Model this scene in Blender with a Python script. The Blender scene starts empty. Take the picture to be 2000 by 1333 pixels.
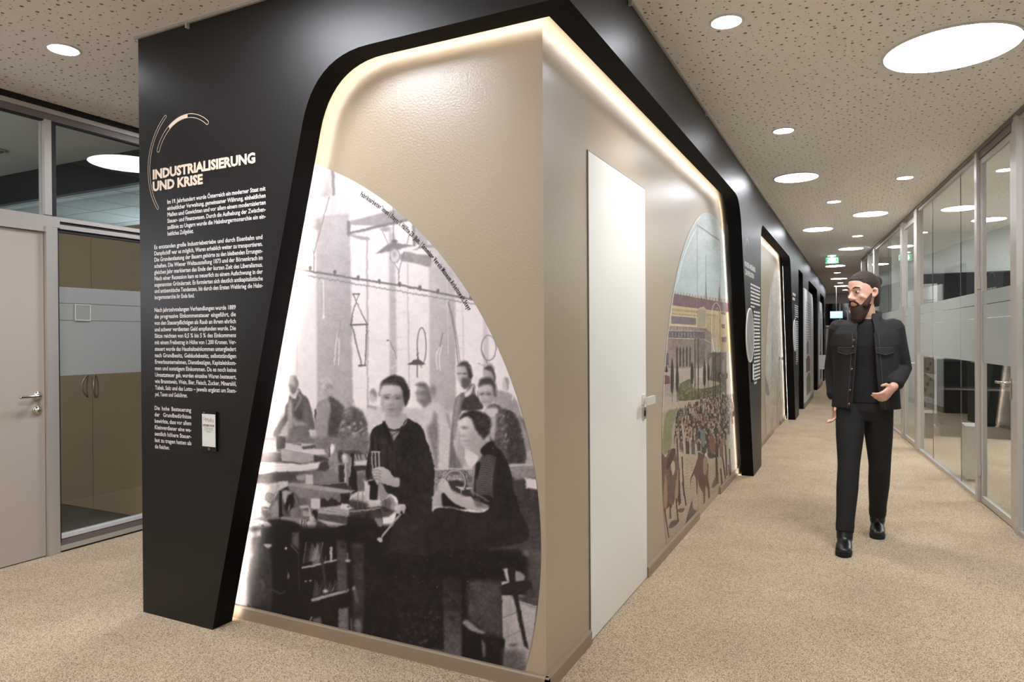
import bpy, bmesh, math, random
import numpy as np
from mathutils import Vector, Matrix
random.seed(7)
rng = np.random.RandomState(11)
S = bpy.context.scene
COL = S.collection
R = math.radians

# ------------------------------------------------------------------ camera, world, exposure
cd = bpy.data.cameras.new('camera'); cam = bpy.data.objects.new('camera', cd); COL.objects.link(cam)
cd.sensor_fit = 'HORIZONTAL'; cd.sensor_width = 36.0; cd.lens = 36.0 * 1350.19 / 2000
cd.clip_start = 0.05; cd.clip_end = 120
_f = Vector((-0.44755, 0.89425, -0.0048)).normalized()
_r = Vector((math.cos(R(26.5859)), math.sin(R(26.5859)), 0))
_u = _r.cross(_f); _ro = R(-0.374)
r2 = _r * math.cos(_ro) + _u * math.sin(_ro); u2 = -_r * math.sin(_ro) + _u * math.cos(_ro)
cam.matrix_world = Matrix(((r2.x, u2.x, -_f.x, 1.0267), (r2.y, u2.y, -_f.y, -2.3148), (r2.z, u2.z, -_f.z, 1.30), (0, 0, 0, 1)))
S.camera = cam
S.view_settings.view_transform = 'Standard'; S.view_settings.look = 'None'
S.view_settings.gamma = 1.0; S.view_settings.use_curve_mapping = False
S.view_settings.exposure = 0.95
w = bpy.data.worlds.new('world'); S.world = w; w.use_nodes = True
w.node_tree.nodes['Background'].inputs[0].default_value = (0.9, 0.95, 1.0, 1)
w.node_tree.nodes['Background'].inputs[1].default_value = 0.25

DISC_E = 22.0      # emission of the large ceiling discs
SPOT_E = 40.0      # emission of the small downlights
SPOT_W = 26.0       # beam of each small downlight
LED_E = 16.0        # light strips behind the black frames
H = 2.744; PO = 0.158; GA = 0.05; LN = 2.442

# ------------------------------------------------------------------ materials
def s2l(c):
    return tuple((x / 12.92 if x <= 0.04045 else ((x + 0.055) / 1.055) ** 2.4) for x in (v / 255.0 for v in c))
def mat(name, rgb, rough=0.5, metal=0.0, spec=0.5, bump=None, noise=None, emit=None, coat=0.0):
    m = bpy.data.materials.new(name); m.use_nodes = True
    nt = m.node_tree; b = nt.nodes['Principled BSDF']
    c = s2l(rgb) + (1,)
    b.inputs['Base Color'].default_value = c
    b.inputs['Roughness'].default_value = rough; b.inputs['Metallic'].default_value = metal
    b.inputs['Specular IOR Level'].default_value = spec
    b.inputs['Coat Weight'].default_value = coat
    tc = nt.nodes.new('ShaderNodeTexCoord')
    if noise:
        sc, amt = noise
        n = nt.nodes.new('ShaderNodeTexNoise'); n.inputs['Scale'].default_value = sc; n.inputs['Detail'].default_value = 4
        nt.links.new(tc.outputs['Object'], n.inputs['Vector'])
        mx = nt.nodes.new('ShaderNodeMix'); mx.data_type = 'RGBA'
        mx.inputs[6].default_value = tuple(v * (1 - amt) for v in c[:3]) + (1,)
        mx.inputs[7].default_value = tuple(min(1, v * (1 + amt)) for v in c[:3]) + (1,)
        nt.links.new(n.outputs['Fac'], mx.inputs[0]); nt.links.new(mx.outputs[2], b.inputs['Base Color'])
    if bump:
        sc, st, dist = bump
        n2 = nt.nodes.new('ShaderNodeTexNoise'); n2.inputs['Scale'].default_value = sc; n2.inputs['Detail'].default_value = 2
        nt.links.new(tc.outputs['Object'], n2.inputs['Vector'])
        bp = nt.nodes.new('ShaderNodeBump'); bp.inputs['Strength'].default_value = st; bp.inputs['Distance'].default_value = dist
        nt.links.new(n2.outputs['Fac'], bp.inputs['Height']); nt.links.new(bp.outputs[0], b.inputs['Normal'])
    if emit:
        b.inputs['Emission Color'].default_value = s2l(emit[0]) + (1,); b.inputs['Emission Strength'].default_value = emit[1]
    return m
M = {}
M['black'] = mat('black_satin_wall_paint', (20, 18, 18), 0.43, spec=0.38, bump=(160, 0.05, 0.002))
M['matt'] = mat('black_matt_reveal', (13, 11, 11), 0.7, spec=0.15)
M['beige'] = mat('beige_satin_wall_paint', (172, 156, 133), 0.33, bump=(120, 0.35, 0.0025))
M['skirt'] = mat('beige_skirting_paint', (146, 128, 106), 0.4)
M['plaster'] = mat('ceiling_plaster', (240, 234, 227), 0.9)
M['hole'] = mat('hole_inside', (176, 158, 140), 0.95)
M['white'] = mat('white_lacquer', (236, 234, 226), 0.35)
M['rim'] = mat('white_metal_rim', (225, 222, 216), 0.4)
M['disc'] = mat('lamp_diffuser', (255, 255, 255), 0.5, emit=((244, 247, 255), DISC_E))
M['spot'] = mat('downlight_diffuser', (255, 255, 255), 0.5, emit=((244, 247, 255), SPOT_E))
M['led'] = mat('led_strip_light', (255, 255, 255), 0.5, emit=((252, 243, 234), LED_E))
M['alu'] = mat('brushed_aluminium', (196, 189, 182), 0.38, metal=0.35, noise=(40, 0.05))
M['alu_d'] = mat('grey_aluminium', (122, 114, 110), 0.4, metal=0.3)
M['steel'] = mat('satin_steel', (205, 200, 192), 0.22, metal=1.0)
M['satin'] = mat('pale_satin_metal', (228, 224, 214), 0.3, metal=0.25)
M['gasket'] = mat('black_gasket', (24, 22, 22), 0.6)
M['door_b'] = mat('warm_grey_door_laminate', (186, 175, 165), 0.45)
M['cab'] = mat('brown_cabinet_laminate', (168, 143, 114), 0.42, noise=(3, 0.08))
M['room'] = mat('office_wall_paint', (222, 222, 218), 0.8)
M['roomd'] = mat('office_ceiling_paint', (222, 222, 214), 0.9)
M['blue'] = mat('pale_blue_panel', (206, 208, 208), 0.6)
M['dark'] = mat('dark_grey_furniture', (38, 38, 40), 0.35)
M['window'] = mat('night_window_glass', (22, 24, 30), 0.06, spec=0.9)
M['ltgrey'] = mat('light_grey_panel', (190, 187, 186), 0.6)
M['lett_b'] = mat('beige_lettering', (222, 200, 178), 0.6)
M['lett_w'] = mat('white_lettering', (226, 222, 218), 0.6)
M['lett_d'] = mat('dark_lettering', (38, 32, 31), 0.6)
M['lett_r'] = mat('red_brown_lettering', (170, 80, 52), 0.6)
M['lett_g'] = mat('grey_lettering', (150, 148, 146), 0.6)
M['screen'] = mat('white_screen_print', (226, 226, 222), 0.4)
M['phone'] = mat('black_phone_case', (14, 13, 14), 0.2)
M['paperp'] = mat('white_printed_panel', (214, 213, 214), 0.5)
tone_m = mat('grey_machine_print', (120, 112, 106), .5, noise=(14, .7))
M['green'] = mat('exit_sign_green', (24, 92, 58), 0.5, emit=((24, 92, 58), 0.12))
M['signw'] = mat('exit_sign_white', (230, 240, 232), 0.5, emit=((225, 240, 230), 0.3))
M['tv'] = mat('blue_screen', (60, 90, 130), 0.2, emit=((150, 190, 235), 1.2))
M['tvw'] = mat('screen_white_text', (230, 240, 250), 0.3, emit=((235, 245, 255), 1.2))

def glass_mat(name, tint=(238, 240, 238), ior=1.5):
    m = bpy.data.materials.new(name); m.use_nodes = True; nt = m.node_tree
    nt.nodes.remove(nt.nodes['Principled BSDF']); out = nt.nodes['Material Output']
    t = nt.nodes.new('ShaderNodeBsdfTransparent'); t.inputs[0].default_value = s2l(tint) + (1,)
    g = nt.nodes.new('ShaderNodeBsdfGlossy'); g.inputs['Roughness'].default_value = 0.0; g.inputs[0].default_value = (1, 1, 1, 1)
    f = nt.nodes.new('ShaderNodeFresnel'); f.inputs[0].default_value = ior
    mx = nt.nodes.new('ShaderNodeMixShader')
    ge = nt.nodes.new('ShaderNodeNewGeometry'); sb_ = nt.nodes.new('ShaderNodeMath'); sb_.operation = 'SUBTRACT'; sb_.inputs[0].default_value = 1.0
    ml = nt.nodes.new('ShaderNodeMath'); ml.operation = 'MULTIPLY'     # reflect at the outer face only
    nt.links.new(ge.outputs['Backfacing'], sb_.inputs[1]); nt.links.new(sb_.outputs[0], ml.inputs[0]); nt.links.new(f.outputs[0], ml.inputs[1])
    nt.links.new(ml.outputs[0], mx.inputs[0]); nt.links.new(t.outputs[0], mx.inputs[1]); nt.links.new(g.outputs[0], mx.inputs[2])
    nt.links.new(mx.outputs[0], out.inputs[0]); return m
M['glass'] = glass_mat('clear_partition_glass')
def frost_mat():
    m = bpy.data.materials.new('frosted_film'); m.use_nodes = True; nt = m.node_tree
    b = nt.nodes['Principled BSDF']; out = nt.nodes['Material Output']
    b.inputs['Base Color'].default_value = s2l((174, 175, 172)) + (1,); b.inputs['Roughness'].default_value = 0.45
    tr = nt.nodes.new('ShaderNodeBsdfTranslucent'); tr.inputs[0].default_value = (0.8, 0.82, 0.81, 1)
    mx = nt.nodes.new('ShaderNodeMixShader'); mx.inputs[0].default_value = 0.4
    tp = nt.nodes.new('ShaderNodeBsdfTransparent'); mx2 = nt.nodes.new('ShaderNodeMixShader'); mx2.inputs[0].default_value = 0.06
    nt.links.new(b.outputs[0], mx.inputs[1]); nt.links.new(tr.outputs[0], mx.inputs[2])
    nt.links.new(mx.outputs[0], mx2.inputs[1]); nt.links.new(tp.outputs[0], mx2.inputs[2])
    nt.links.new(mx2.outputs[0], out.inputs[0]); return m
M['frost'] = frost_mat()
def carpet_mat():
    m = bpy.data.materials.new('speckled_beige_carpet'); m.use_nodes = True; nt = m.node_tree; b = nt.nodes['Principled BSDF']
    b.inputs['Roughness'].default_value = 0.95; b.inputs['Specular IOR Level'].default_value = 0.1
    tc = nt.nodes.new('ShaderNodeTexCoord')
    v = nt.nodes.new('ShaderNodeTexVoronoi'); v.inputs['Scale'].default_value = 380; v.feature = 'F1'
    nt.links.new(tc.outputs['Object'], v.inputs['Vector'])
    sep = nt.nodes.new('ShaderNodeSeparateColor'); nt.links.new(v.outputs['Color'], sep.inputs[0])
    cr = nt.nodes.new('ShaderNodeValToRGB'); e = cr.color_ramp.elements
    e[0].position = 0.0; e[0].color = s2l((104, 84, 66)) + (1,)
    e[1].position = 1.0; e[1].color = s2l((222, 204, 178)) + (1,)
    for p_, c_ in ((0.16, (128, 106, 84)), (0.3, (176, 155, 130)), (0.7, (202, 182, 154))):
        q = cr.color_ramp.elements.new(p_); q.color = s2l(c_) + (1,)
    nt.links.new(sep.outputs[0], cr.inputs[0])
    n = nt.nodes.new('ShaderNodeTexNoise'); n.inputs['Scale'].default_value = 2.2; n.inputs['Detail'].default_value = 5
    nt.links.new(tc.outputs['Object'], n.inputs['Vector'])
    mr = nt.nodes.new('ShaderNodeMapRange'); mr.inputs[1].default_value = 0.3; mr.inputs[2].default_value = 0.7
    mr.inputs[3].default_value = 0.88; mr.inputs[4].default_value = 1.06; nt.links.new(n.outputs['Fac'], mr.inputs[0])
    mx = nt.nodes.new('ShaderNodeVectorMath'); mx.operation = 'SCALE'
    nt.links.new(cr.outputs[0], mx.inputs[0]); nt.links.new(mr.outputs[0], mx.inputs['Scale'])
    nt.links.new(mx.outputs[0], b.inputs['Base Color'])
    bp = nt.nodes.new('ShaderNodeBump'); bp.inputs['Strength'].default_value = 0.5; bp.inputs['Distance'].default_value = 0.004
    nt.links.new(v.outputs['Distance'], bp.inputs['Height']); nt.links.new(bp.outputs[0], b.inputs['Normal'])
    return m
M['carpet'] = carpet_mat()
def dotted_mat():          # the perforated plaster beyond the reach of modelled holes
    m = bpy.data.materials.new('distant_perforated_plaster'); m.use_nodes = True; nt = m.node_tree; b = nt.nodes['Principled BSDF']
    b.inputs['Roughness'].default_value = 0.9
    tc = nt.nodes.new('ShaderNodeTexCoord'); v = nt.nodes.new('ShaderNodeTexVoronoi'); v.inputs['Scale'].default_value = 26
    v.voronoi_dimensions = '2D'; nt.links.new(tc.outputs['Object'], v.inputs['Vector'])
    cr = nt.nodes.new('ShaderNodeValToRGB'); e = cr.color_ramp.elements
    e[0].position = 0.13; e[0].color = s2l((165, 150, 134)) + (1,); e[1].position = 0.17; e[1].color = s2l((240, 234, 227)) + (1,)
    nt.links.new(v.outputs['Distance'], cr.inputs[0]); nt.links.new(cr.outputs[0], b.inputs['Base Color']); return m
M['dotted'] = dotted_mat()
def print_mat(name):
    m = bpy.data.materials.new(name); m.use_nodes = True; nt = m.node_tree; b = nt.nodes['Principled BSDF']
    a = nt.nodes.new('ShaderNodeAttribute'); a.attribute_name = 'ink'; nt.links.new(a.outputs['Color'], b.inputs['Base Color'])
    b.inputs['Roughness'].default_value = 0.4; b.inputs['Specular IOR Level'].default_value = 0.25; return m
M['print'] = print_mat('printed_wallpaper')

# ------------------------------------------------------------------ builders
def link(name, me, material, parent=None, smooth=False):
    if material is not None: me.materials.append(material)
    if smooth:
        me.polygons.foreach_set('use_smooth', [True] * len(me.polygons))
    o = bpy.data.objects.new(name, me); COL.objects.link(o)
    if parent is not None: o.parent = parent
    return o
def obj(name, bm, material, parent=None, smooth=False, bevel=0):
    if bevel:
        bmesh.ops.bevel(bm, geom=[e for e in bm.edges if e.is_manifold and e.calc_face_angle(0) > 0.5], offset=bevel, segments=2, affect='EDGES', clamp_overlap=True)
    bmesh.ops.recalc_face_normals(bm, faces=bm.faces)
    me = bpy.data.meshes.new(name); bm.to_mesh(me); bm.free()
    return link(name, me, material, parent, smooth)
def tag(o, label=None, cat=None, group=None, kind=None):
    if label: o['label'] = label
    if cat: o['category'] = cat
    if group: o['group'] = group
    if kind: o['kind'] = kind
    return o
def empty(name, loc, label, cat, group=None, rz=0):
    o = bpy.data.objects.new(name, None); COL.objects.link(o); o.location = loc; o.rotation_euler = (0, 0, rz)
    o.empty_display_size = 0.1
    return tag(o, label, cat, group)
def box(bm, x0, x1, y0, y1, z0, z1):
    v = [bm.verts.new((x, y, z)) for x in (x0, x1) for y in (y0, y1) for z in (z0, z1)]
    for f in ((0, 1, 3, 2), (4, 6, 7, 5), (0, 4, 5, 1), (2, 3, 7, 6), (0, 2, 6, 4), (1, 5, 7, 3)):
        bm.faces.new([v[i] for i in f])
    return bm
def B(*a): return box(bmesh.new(), *a)
def copy_tree(o, parent=None):
    c = o.copy(); COL.objects.link(c)
    if parent is not None: c.parent = parent
    for ch in list(o.children): copy_tree(ch, c)
    return c
def prism(bm, pts, fn0, fn1):
    """closed solid between two copies of an outline"""
    a = [bm.verts.new(fn0(*p)) for p in pts]; b = [bm.verts.new(fn1(*p)) for p in pts]
    bm.faces.new(a); bm.faces.new(list(reversed(b))); n = len(pts)
    for i in range(n): bm.faces.new((a[i], b[i], b[(i + 1) % n], a[(i + 1) % n]))
    return bm
def disc(bm, cx, cy, z, r, n=48, flip=False):
    v = [bm.verts.new((cx + r * math.cos(2 * math.pi * i / n), cy + r * math.sin(2 * math.pi * i / n), z)) for i in range(n)]
    bm.faces.new(v)
def lathe(bm, prof, n=32, M4=None):
    rings = []
    for r, z in prof:
        ring = []
        for i in range(n):
            p = Vector((r * math.cos(2 * math.pi * i / n), r * math.sin(2 * math.pi * i / n), z))
            ring.append(bm.verts.new(M4 @ p if M4 else p))
        rings.append(ring)
    for a, b in zip(rings, rings[1:]):
        for i in range(n): bm.faces.new((a[i], a[(i + 1) % n], b[(i + 1) % n], b[i]))
    bm.faces.new(rings[0]); bm.faces.new(list(reversed(rings[-1])))
def loft(bm, secs, n=16, cap=True):
    """secs: (centre, rx, ry, X axis, Y axis); elliptical rings joined along a path with rounded ends"""
    rings = []
    for c, rx, ry, X, Y in secs:
        rings.append([bm.verts.new(c + X * (rx * math.cos(2 * math.pi * i / n)) + Y * (ry * math.sin(2 * math.pi * i / n))) for i in range(n)])
    for a, b in zip(rings, rings[1:]):
        for i in range(n): bm.faces.new((a[i], a[(i + 1) % n], b[(i + 1) % n], b[i]))
    if cap: bm.faces.new(list(reversed(rings[0]))); bm.faces.new(rings[-1])
def tube(bm, pts, rad, n=12, flat=1.0, side=None, ends=True):
    pts = [Vector(p) for p in pts]
    if not hasattr(rad, '__len__'): rad = [rad] * len(pts)
    P_, r_ = list(pts), list(rad)
    if ends:
        d0 = (pts[0] - pts[1]).normalized(); d1 = (pts[-1] - pts[-2]).normalized()
        P_ = [pts[0] + d0 * rad[0] * 0.8, pts[0] + d0 * rad[0] * 0.5] + P_ + [pts[-1] + d1 * rad[-1] * 0.5, pts[-1] + d1 * rad[-1] * 0.8]
        r_ = [rad[0] * 0.35, rad[0] * 0.8] + r_ + [rad[-1] * 0.8, rad[-1] * 0.35]
    secs = []; X = None
    for i, p in enumerate(P_):
        t = (P_[min(i + 1, len(P_) - 1)] - P_[max(i - 1, 0)]).normalized()
        if X is None:
            s = Vector(side) if side else (Vector((1, 0, 0)) if abs(t.x) < 0.8 else Vector((0, 1, 0)))
            X = (s - t * s.dot(t)).normalized()
        else: X = (X - t * X.dot(t)).normalized()
        Y = t.cross(X); secs.append((p, r_[i], r_[i] * flat, X, Y))
    loft(bm, secs, n)
def fillet(pts, rads, n=8):
    """round the corners of an open/closed 2D outline; rads[i] = cut length at corner i"""
    out = []
    for i, p in enumerate(pts):
        r = rads.get(i, 0)
        if not r: out.append(p); continue
        a = Vector(pts[i - 1]); b = Vector(p); c = Vector(pts[(i + 1) % len(pts)])
        p0 = b + (a - b).normalized() * r; p2 = b + (c - b).normalized() * r
        for k in range(n + 1):
            t = k / n; q = p0 * (1 - t) ** 2 + b * 2 * t * (1 - t) + p2 * t * t
            out.append((q.x, q.y))
    return out

# ------------------------------------------------------------------ lettering
_wc = {}
def word_mesh(txt, bold=0.0):
    k = (txt, bold)
    if k in _wc: return _wc[k]
    cu = bpy.data.curves.new('t', 'FONT'); cu.body = txt; cu.size = 1.0; cu.resolution_u = 2; cu.offset = bold
    o = bpy.data.objects.new('t', cu); COL.objects.link(o)
    me = o.to_mesh(depsgraph=bpy.context.evaluated_depsgraph_get()) if False else bpy.data.meshes.new_from_object(o)
    v = np.array([tuple(x.co) for x in me.vertices]) if len(me.vertices) else np.zeros((0, 3))
    f = [tuple(p.vertices) for p in me.polygons]
    bpy.data.objects.remove(o); bpy.data.curves.remove(cu); bpy.data.meshes.remove(me)
    wd = v[:, 0].max() if len(v) else 0.3
    _wc[k] = (v, f, wd); return _wc[k]
class Lett:
    def __init__(s): s.v = []; s.f = []
    def add(s, v, f, fn):
        b = len(s.v); s.v += [fn(a, c) for a, c in v[:, :2]]; s.f += [tuple(i + b for i in q) for q in f]
    def line(s, txt, x0, z, size, sx, width=None, place=None, bold=0.0, smax=1.25):
        words = txt.split(' '); ws = [word_mesh(t, bold) for t in words]
        wid = [m_[2] * size * sx for m_ in ws]; sp = 0.28 * size * sx
        if width and len(words) > 1: sp = (width - sum(wid)) / (len(words) - 1)
        sc = 1.0
        if width and len(words) == 1: sc = width / wid[0]
        if width and len(words) > 1 and sp > 0.36 * size * sx:
            q_ = size * sx * .32; f_ = (width - q_ * (len(words) - 1)) / sum(wid); f_ = min(f_, smax); sx *= f_; wid = [a * f_ for a in wid]; sp = (width - sum(wid)) / (len(words) - 1)
        if width and len(words) > 1 and sp < 0.18 * size * sx:
            sc = width / (sum(wid) + 0.2 * size * sx * (len(words) - 1)); sp = 0.2 * size * sx * sc
        x = x0
        for m_, w_ in zip(ws, wid):
            s.add(m_[0], m_[1], lambda a, c: place(x + a * size * sx * sc, z + c * size)); x += w_ * sc + sp
    def quad(s, pts, place):
        b = len(s.v); s.v += [place(*p) for p in pts]; s.f.append(tuple(range(b, b + len(pts))))
    def build(s, name, material, parent=None):
        me = bpy.data.meshes.new(name); me.from_pydata([tuple(v) for v in s.v], [], s.f); me.update()
        return link(name, me, material, parent)

# ================================================================== SETTING
fl = obj('floor', B(-3.7, 6.0, -4.6, 24.2, -0.1, 0.0), M['carpet']); tag(fl, kind='structure')

# ---- black cladding: front face and corridor face, with splayed openings
front_out = [(-2.033, 0.0), (-1.561, 0.0), (-0.942, LN), (PO, LN), (PO, H), (-2.033, H)]
front_o = fillet(front_out, {2: 0.27}, 12)
def fpt(y, gx):
    def fn(x, z): return (gx if (abs(x - PO) < 1e-6 and gx is not None) else x, y, z)
    return fn
bm = bmesh.new(); prism(bm, front_o, fpt(-PO, None), fpt(-GA, GA))
wf = obj('wall_front', bm, M['black']); tag(wf, kind='structure')
def reveal(o, ax):
    o.data.materials.append(M['matt'])
    for p_ in o.data.polygons:
        if abs(p_.normal[ax]) < .6 and p_.center.z < LN + .05: p_.material_index = 1
reveal(wf, 1)
cor = [(-PO, H), (-PO, LN), (3.66, LN), (4.408, 0.0), (4.98, 0.0), (5.03, LN), (8.43, 2.43), (9.18, 0.0), (9.9, 0.0), (9.93, 2.40),
       (10.95, 2.40), (10.95, 0.0), (12.45, 0.0), (12.5, 2.40), (15.7, 2.40), (15.7, 0.0), (17.2, 0.0), (17.2, 2.40), (19.4, 2.40),
       (19.4, 0.0), (20.6, 0.0), (20.6, H)]
cor_o = fillet(cor, {2: 0.26, 5: 0.22, 6: 0.22, 9: 0.08, 10: 0.12, 13: 0.12, 14: 0.12, 17: 0.1, 18: 0.1}, 10)
def cpt(x, gy):
    def fn(y, z): return (x, gy if (gy is not None and abs(y + PO) < 1e-6) else y, z)
    return fn
bm = bmesh.new(); prism(bm, cor_o, cpt(PO, None), cpt(GA, -GA))
wc = obj('wall_corridor', bm, M['black']); tag(wc, kind='structure'); reveal(wc, 0)
# ---- beige core behind it (openings three, four and five are deep niches)
bm = bmesh.new()
out = [(-2.03, 0.0), (0, 0.0), (0, 9.9), (-0.6, 9.9), (-0.6, 10.95), (0, 10.95), (0, 12.45), (-1.2, 12.45), (-1.2, 15.7), (0, 15.7), (0, 17.2),
       (-0.9, 17.2), (-0.9, 19.4), (0, 19.4), (0, 20.6), (-2.03, 20.6)]
prism(bm, out, lambda x, y: (x, y, 0.0), lambda x, y: (x, y, H))
core = obj('wall_core', bm, M['beige']); tag(core, kind='structure')
# black linings of the deep niches and of the end faces
bm = bmesh.new()
for y0, y1, d in ((9.9, 10.95, 0.6), (12.45, 15.7, 0.45), (17.2, 19.4, 0.45)):
    box(bm, -d + 0.005, GA, y0 + 0.001, y0 + 0.02, 0, 2.4); box(bm, -d + 0.005, GA, y1 - 0.02, y1 - 0.001, 0, 2.4); box(bm, -d + 0.005, GA, y0, y1, 2.4, 2.43)
box(bm, -2.045, -2.031, -GA, 20.6, 0, H)
tag(obj('wall_lining', bm, M['matt']), kind='structure')
# white shadow-gap trim where the cladding meets the ceiling
bm = bmesh.new(); box(bm, -2.05, PO + 0.012, -PO - 0.012, -PO - 0.001, H - 0.012, H - 0.001); box(bm, PO + 0.001, PO + 0.012, -PO - 0.012, 20.6, H - 0.012, H - 0.001)
for x in (-1.68, -0.9, -0.1): box(bm, x - 0.006, x + 0.006, -PO - 0.016, -PO - 0.001, H - 0.034, H - 0.012)
for y in (0.55, 2.2, 3.9, 5.6, 7.3): box(bm, PO + 0.001, PO + 0.016, y - 0.006, y + 0.006, H - 0.034, H - 0.012)
tag(obj('trim_1', bm, M['alu']), kind='structure')
# skirtings (one object per run)
def skirt(n, a, b, side):
    bm = bmesh.new()
    if side == 'f': prof = [(0, 0), (-0.016, 0), (-0.016, 0.052), (-0.012, 0.058), (0, 0.058)]; prism(bm, prof, lambda y, z: (a, y, z), lambda y, z: (b, y, z))
    else: prof = [(0, 0), (0.016, 0), (0.016, 0.052), (0.012, 0.058), (0, 0.058)]; prism(bm, prof, lambda x, z: (x, a, z), lambda x, z: (x, b, z))
    tag(obj(n, bm, M['skirt']), kind='structure')
skirt('baseboard_front', -1.98, 0.016, 'f')
skirt('baseboard_corridor', -0.016, 0.445, 'c'); skirt('baseboard_corridor', 1.335, 2.68, 'c'); skirt('baseboard_corridor', 3.52, 4.95, 'c')
skirt('baseboard_corridor', 5.0, 7.5, 'c'); skirt('baseboard_corridor', 8.45, 9.85, 'c'); skirt('baseboard_corridor', 11.0, 12.4, 'c')

# ---- light strips hidden behind the black frames
def shift(pts, d):
    out = []
    for i, p in enumerate(pts):
        a = Vector(pts[max(i - 1, 0)]); b = Vector(pts[min(i + 1, len(pts) - 1)]); t = (b - a).normalized(); n = Vector((-t.y, t.x))
        q = Vector(p) + n * d; out.append((q.x, q.y))
    return out
def offset_strip(name, pts, fn, label):
    bm = bmesh.new(); rows = []
    for p, p_ in zip(pts, shift(pts, .012)): rows.append([bm.verts.new(fn(*p)), bm.verts.new(fn(*p_))])
    for a, b in zip(rows, rows[1:]): bm.faces.new((a[0], a[1], b[1], b[0]))
    o = obj(name, bm, M['led']); tag(o, label, 'light strip', 'light strips in the gap behind the black frames'); return o
fo = [p for p in front_o if p[1] < LN + 0.001 and p[0] > -1.6 and p[0] < PO - 0.001] + [(GA, LN)]
fs = shift(fo, 0.018)
offset_strip('led_strip', fs, lambda x, z: (x, -GA + 0.002, z), 'warm white light strip behind the black frame of the factory photo wall')
op1 = [(-GA, LN)] + [p for p in cor_o if 3.2 < p[0] < 4.41 and p[1] <= LN + 0.001]
offset_strip('led_strip', shift(op1, 0.018), lambda y, z: (GA - 0.002, y, z), 'warm white light strip behind the black frame around the white door')
op2 = [p for p in cor_o if 5.0 < p[0] < 9.19 and p[1] <= LN + 0.001]
offset_strip('led_strip', shift(op2, 0.018), lambda y, z: (GA - 0.002, y, z), 'warm white light strip behind the second black corridor frame')

# ---- ceiling: lamp list first so that holes keep clear of lamps
BIG = [(1.45, 1.80, 0.60), (0.53, 4.47, 0.37), (1.164, 6.92, 0.37), (0.547, 7.90, 0.37), (0.927, 10.45, 0.37), (0.614, 13.44, 0.37),
       (0.60, 17.0, 0.37), (0.60, 19.9, 0.37), (0.8, 21.9, 0.40), (-1.08, -0.80, 0.60), (-2.46, 1.34, 0.60), (1.2, -2.6, 0.60), (-1.9, -3.2, 0.60)]
SML = [(0.493, 0.968), (0.565, 2.89), (1.417, 4.965), (0.802, 5.90), (1.027, 8.89), (0.61, 11.42), (0.607, 15.2), (0.60, 18.6), (-2.484, -0.238), (-0.3, -2.2)]
HX0, HX1, HY0, HY1 = -3.36, 2.2, -1.4, 8.6; CS = 0.036
def glass_x(y): return 1.966 - 0.0935 * (y - 3.26)
def in_holes(x, y):
    if x < -0.0 and y > -0.05 and not x < -2.0: return False
    if x > glass_x(y) - 0.03: return False
    if y > 2.0 and x < 0.0: return False
    return True
cv = []; cf = []; hv = []; hf = []
nx = int((HX1 - HX0) / CS); ny = int((HY1 - HY0) / CS)
K = 8; cs_ = [(math.cos(2 * math.pi * (i + .5) / K), math.sin(2 * math.pi * (i + .5) / K)) for i in range(K)]
solid = np.zeros((nx, ny), bool)
for i in range(nx):
    for j in range(ny):
        x = HX0 + (i + .5) * CS; y = HY0 + (j + .5) * CS
        if not in_holes(x, y): solid[i, j] = True; continue
        if any((x - a) ** 2 + (y - b) ** 2 < (d / 2 + 0.03) ** 2 for a, b, d in BIG) or any((x - a) ** 2 + (y - b) ** 2 < 0.11 ** 2 for a, b in SML) or (random.random() < 0.4 and ((i + (j // 2) % 2 + (j // 6)) % 2 or j % 2)) or random.random() < .06:
            solid[i, j] = True; continue
        t_ = random.random(); a_, b_ = (i + (j // 2) % 2 + (j // 6)) % 2, j % 2; r = (random.uniform(0.0070, 0.0086) if t_ < .55 else random.uniform(.0048, .0058)) if a_ + b_ == 0 else (random.uniform(0.0044, 0.0056) if (a_ + b_ == 2 and t_ < .6) else random.uniform(0.0022, 0.0032))
        m_ = CS / 2 - r - 0.002; x1 = x + random.uniform(-m_, m_); y1 = y + random.uniform(-m_, m_)
        b = len(cv); h_ = CS / 2
        # square with an octagonal hole: four corners and the ring
        cv += [(x + h_, y + h_, H), (x - h_, y + h_, H), (x - h_, y - h_, H), (x + h_, y - h_, H)]
        cv += [(x1 + r * c, y1 + r * s, H) for c, s in cs_]
        # ring index 0 at 22.5deg, 1 at 67.5 ... corners at 45,135,225,315
        for q in range(4):
            c0 = b + q; c1 = b + (q + 1) % 4; ra = b + 4 + 2 * q; rb = b + 4 + (2 * q + 1); rc = b + 4 + (2 * q + 2) % 8
            cf.append((c0, rb, ra)); cf.append((c0, c1, rc, rb))
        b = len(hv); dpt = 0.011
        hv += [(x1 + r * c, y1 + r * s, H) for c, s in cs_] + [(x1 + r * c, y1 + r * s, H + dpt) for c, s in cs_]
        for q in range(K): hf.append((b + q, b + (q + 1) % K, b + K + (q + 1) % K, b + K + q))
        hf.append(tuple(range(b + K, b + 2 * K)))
for j in range(ny):          # plain strips where there is no hole
    i = 0
    while i < nx:
        if solid[i, j]:
            k = i
            while k < nx and solid[k, j]: k += 1
            b = len(cv); x0 = HX0 + i * CS; x1 = HX0 + k * CS; y0 = HY0 + j * CS; y1 = y0 + CS
            cv += [(x0, y0, H), (x1, y0, H), (x1, y1, H), (x0, y1, H)]; cf.append((b, b + 1, b + 2, b + 3)); i = k
        else: i += 1
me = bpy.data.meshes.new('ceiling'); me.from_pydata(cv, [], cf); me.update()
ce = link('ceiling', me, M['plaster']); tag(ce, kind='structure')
me = bpy.data.meshes.new('perforation'); me.from_pydata(hv, [], hf); me.update()
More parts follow.
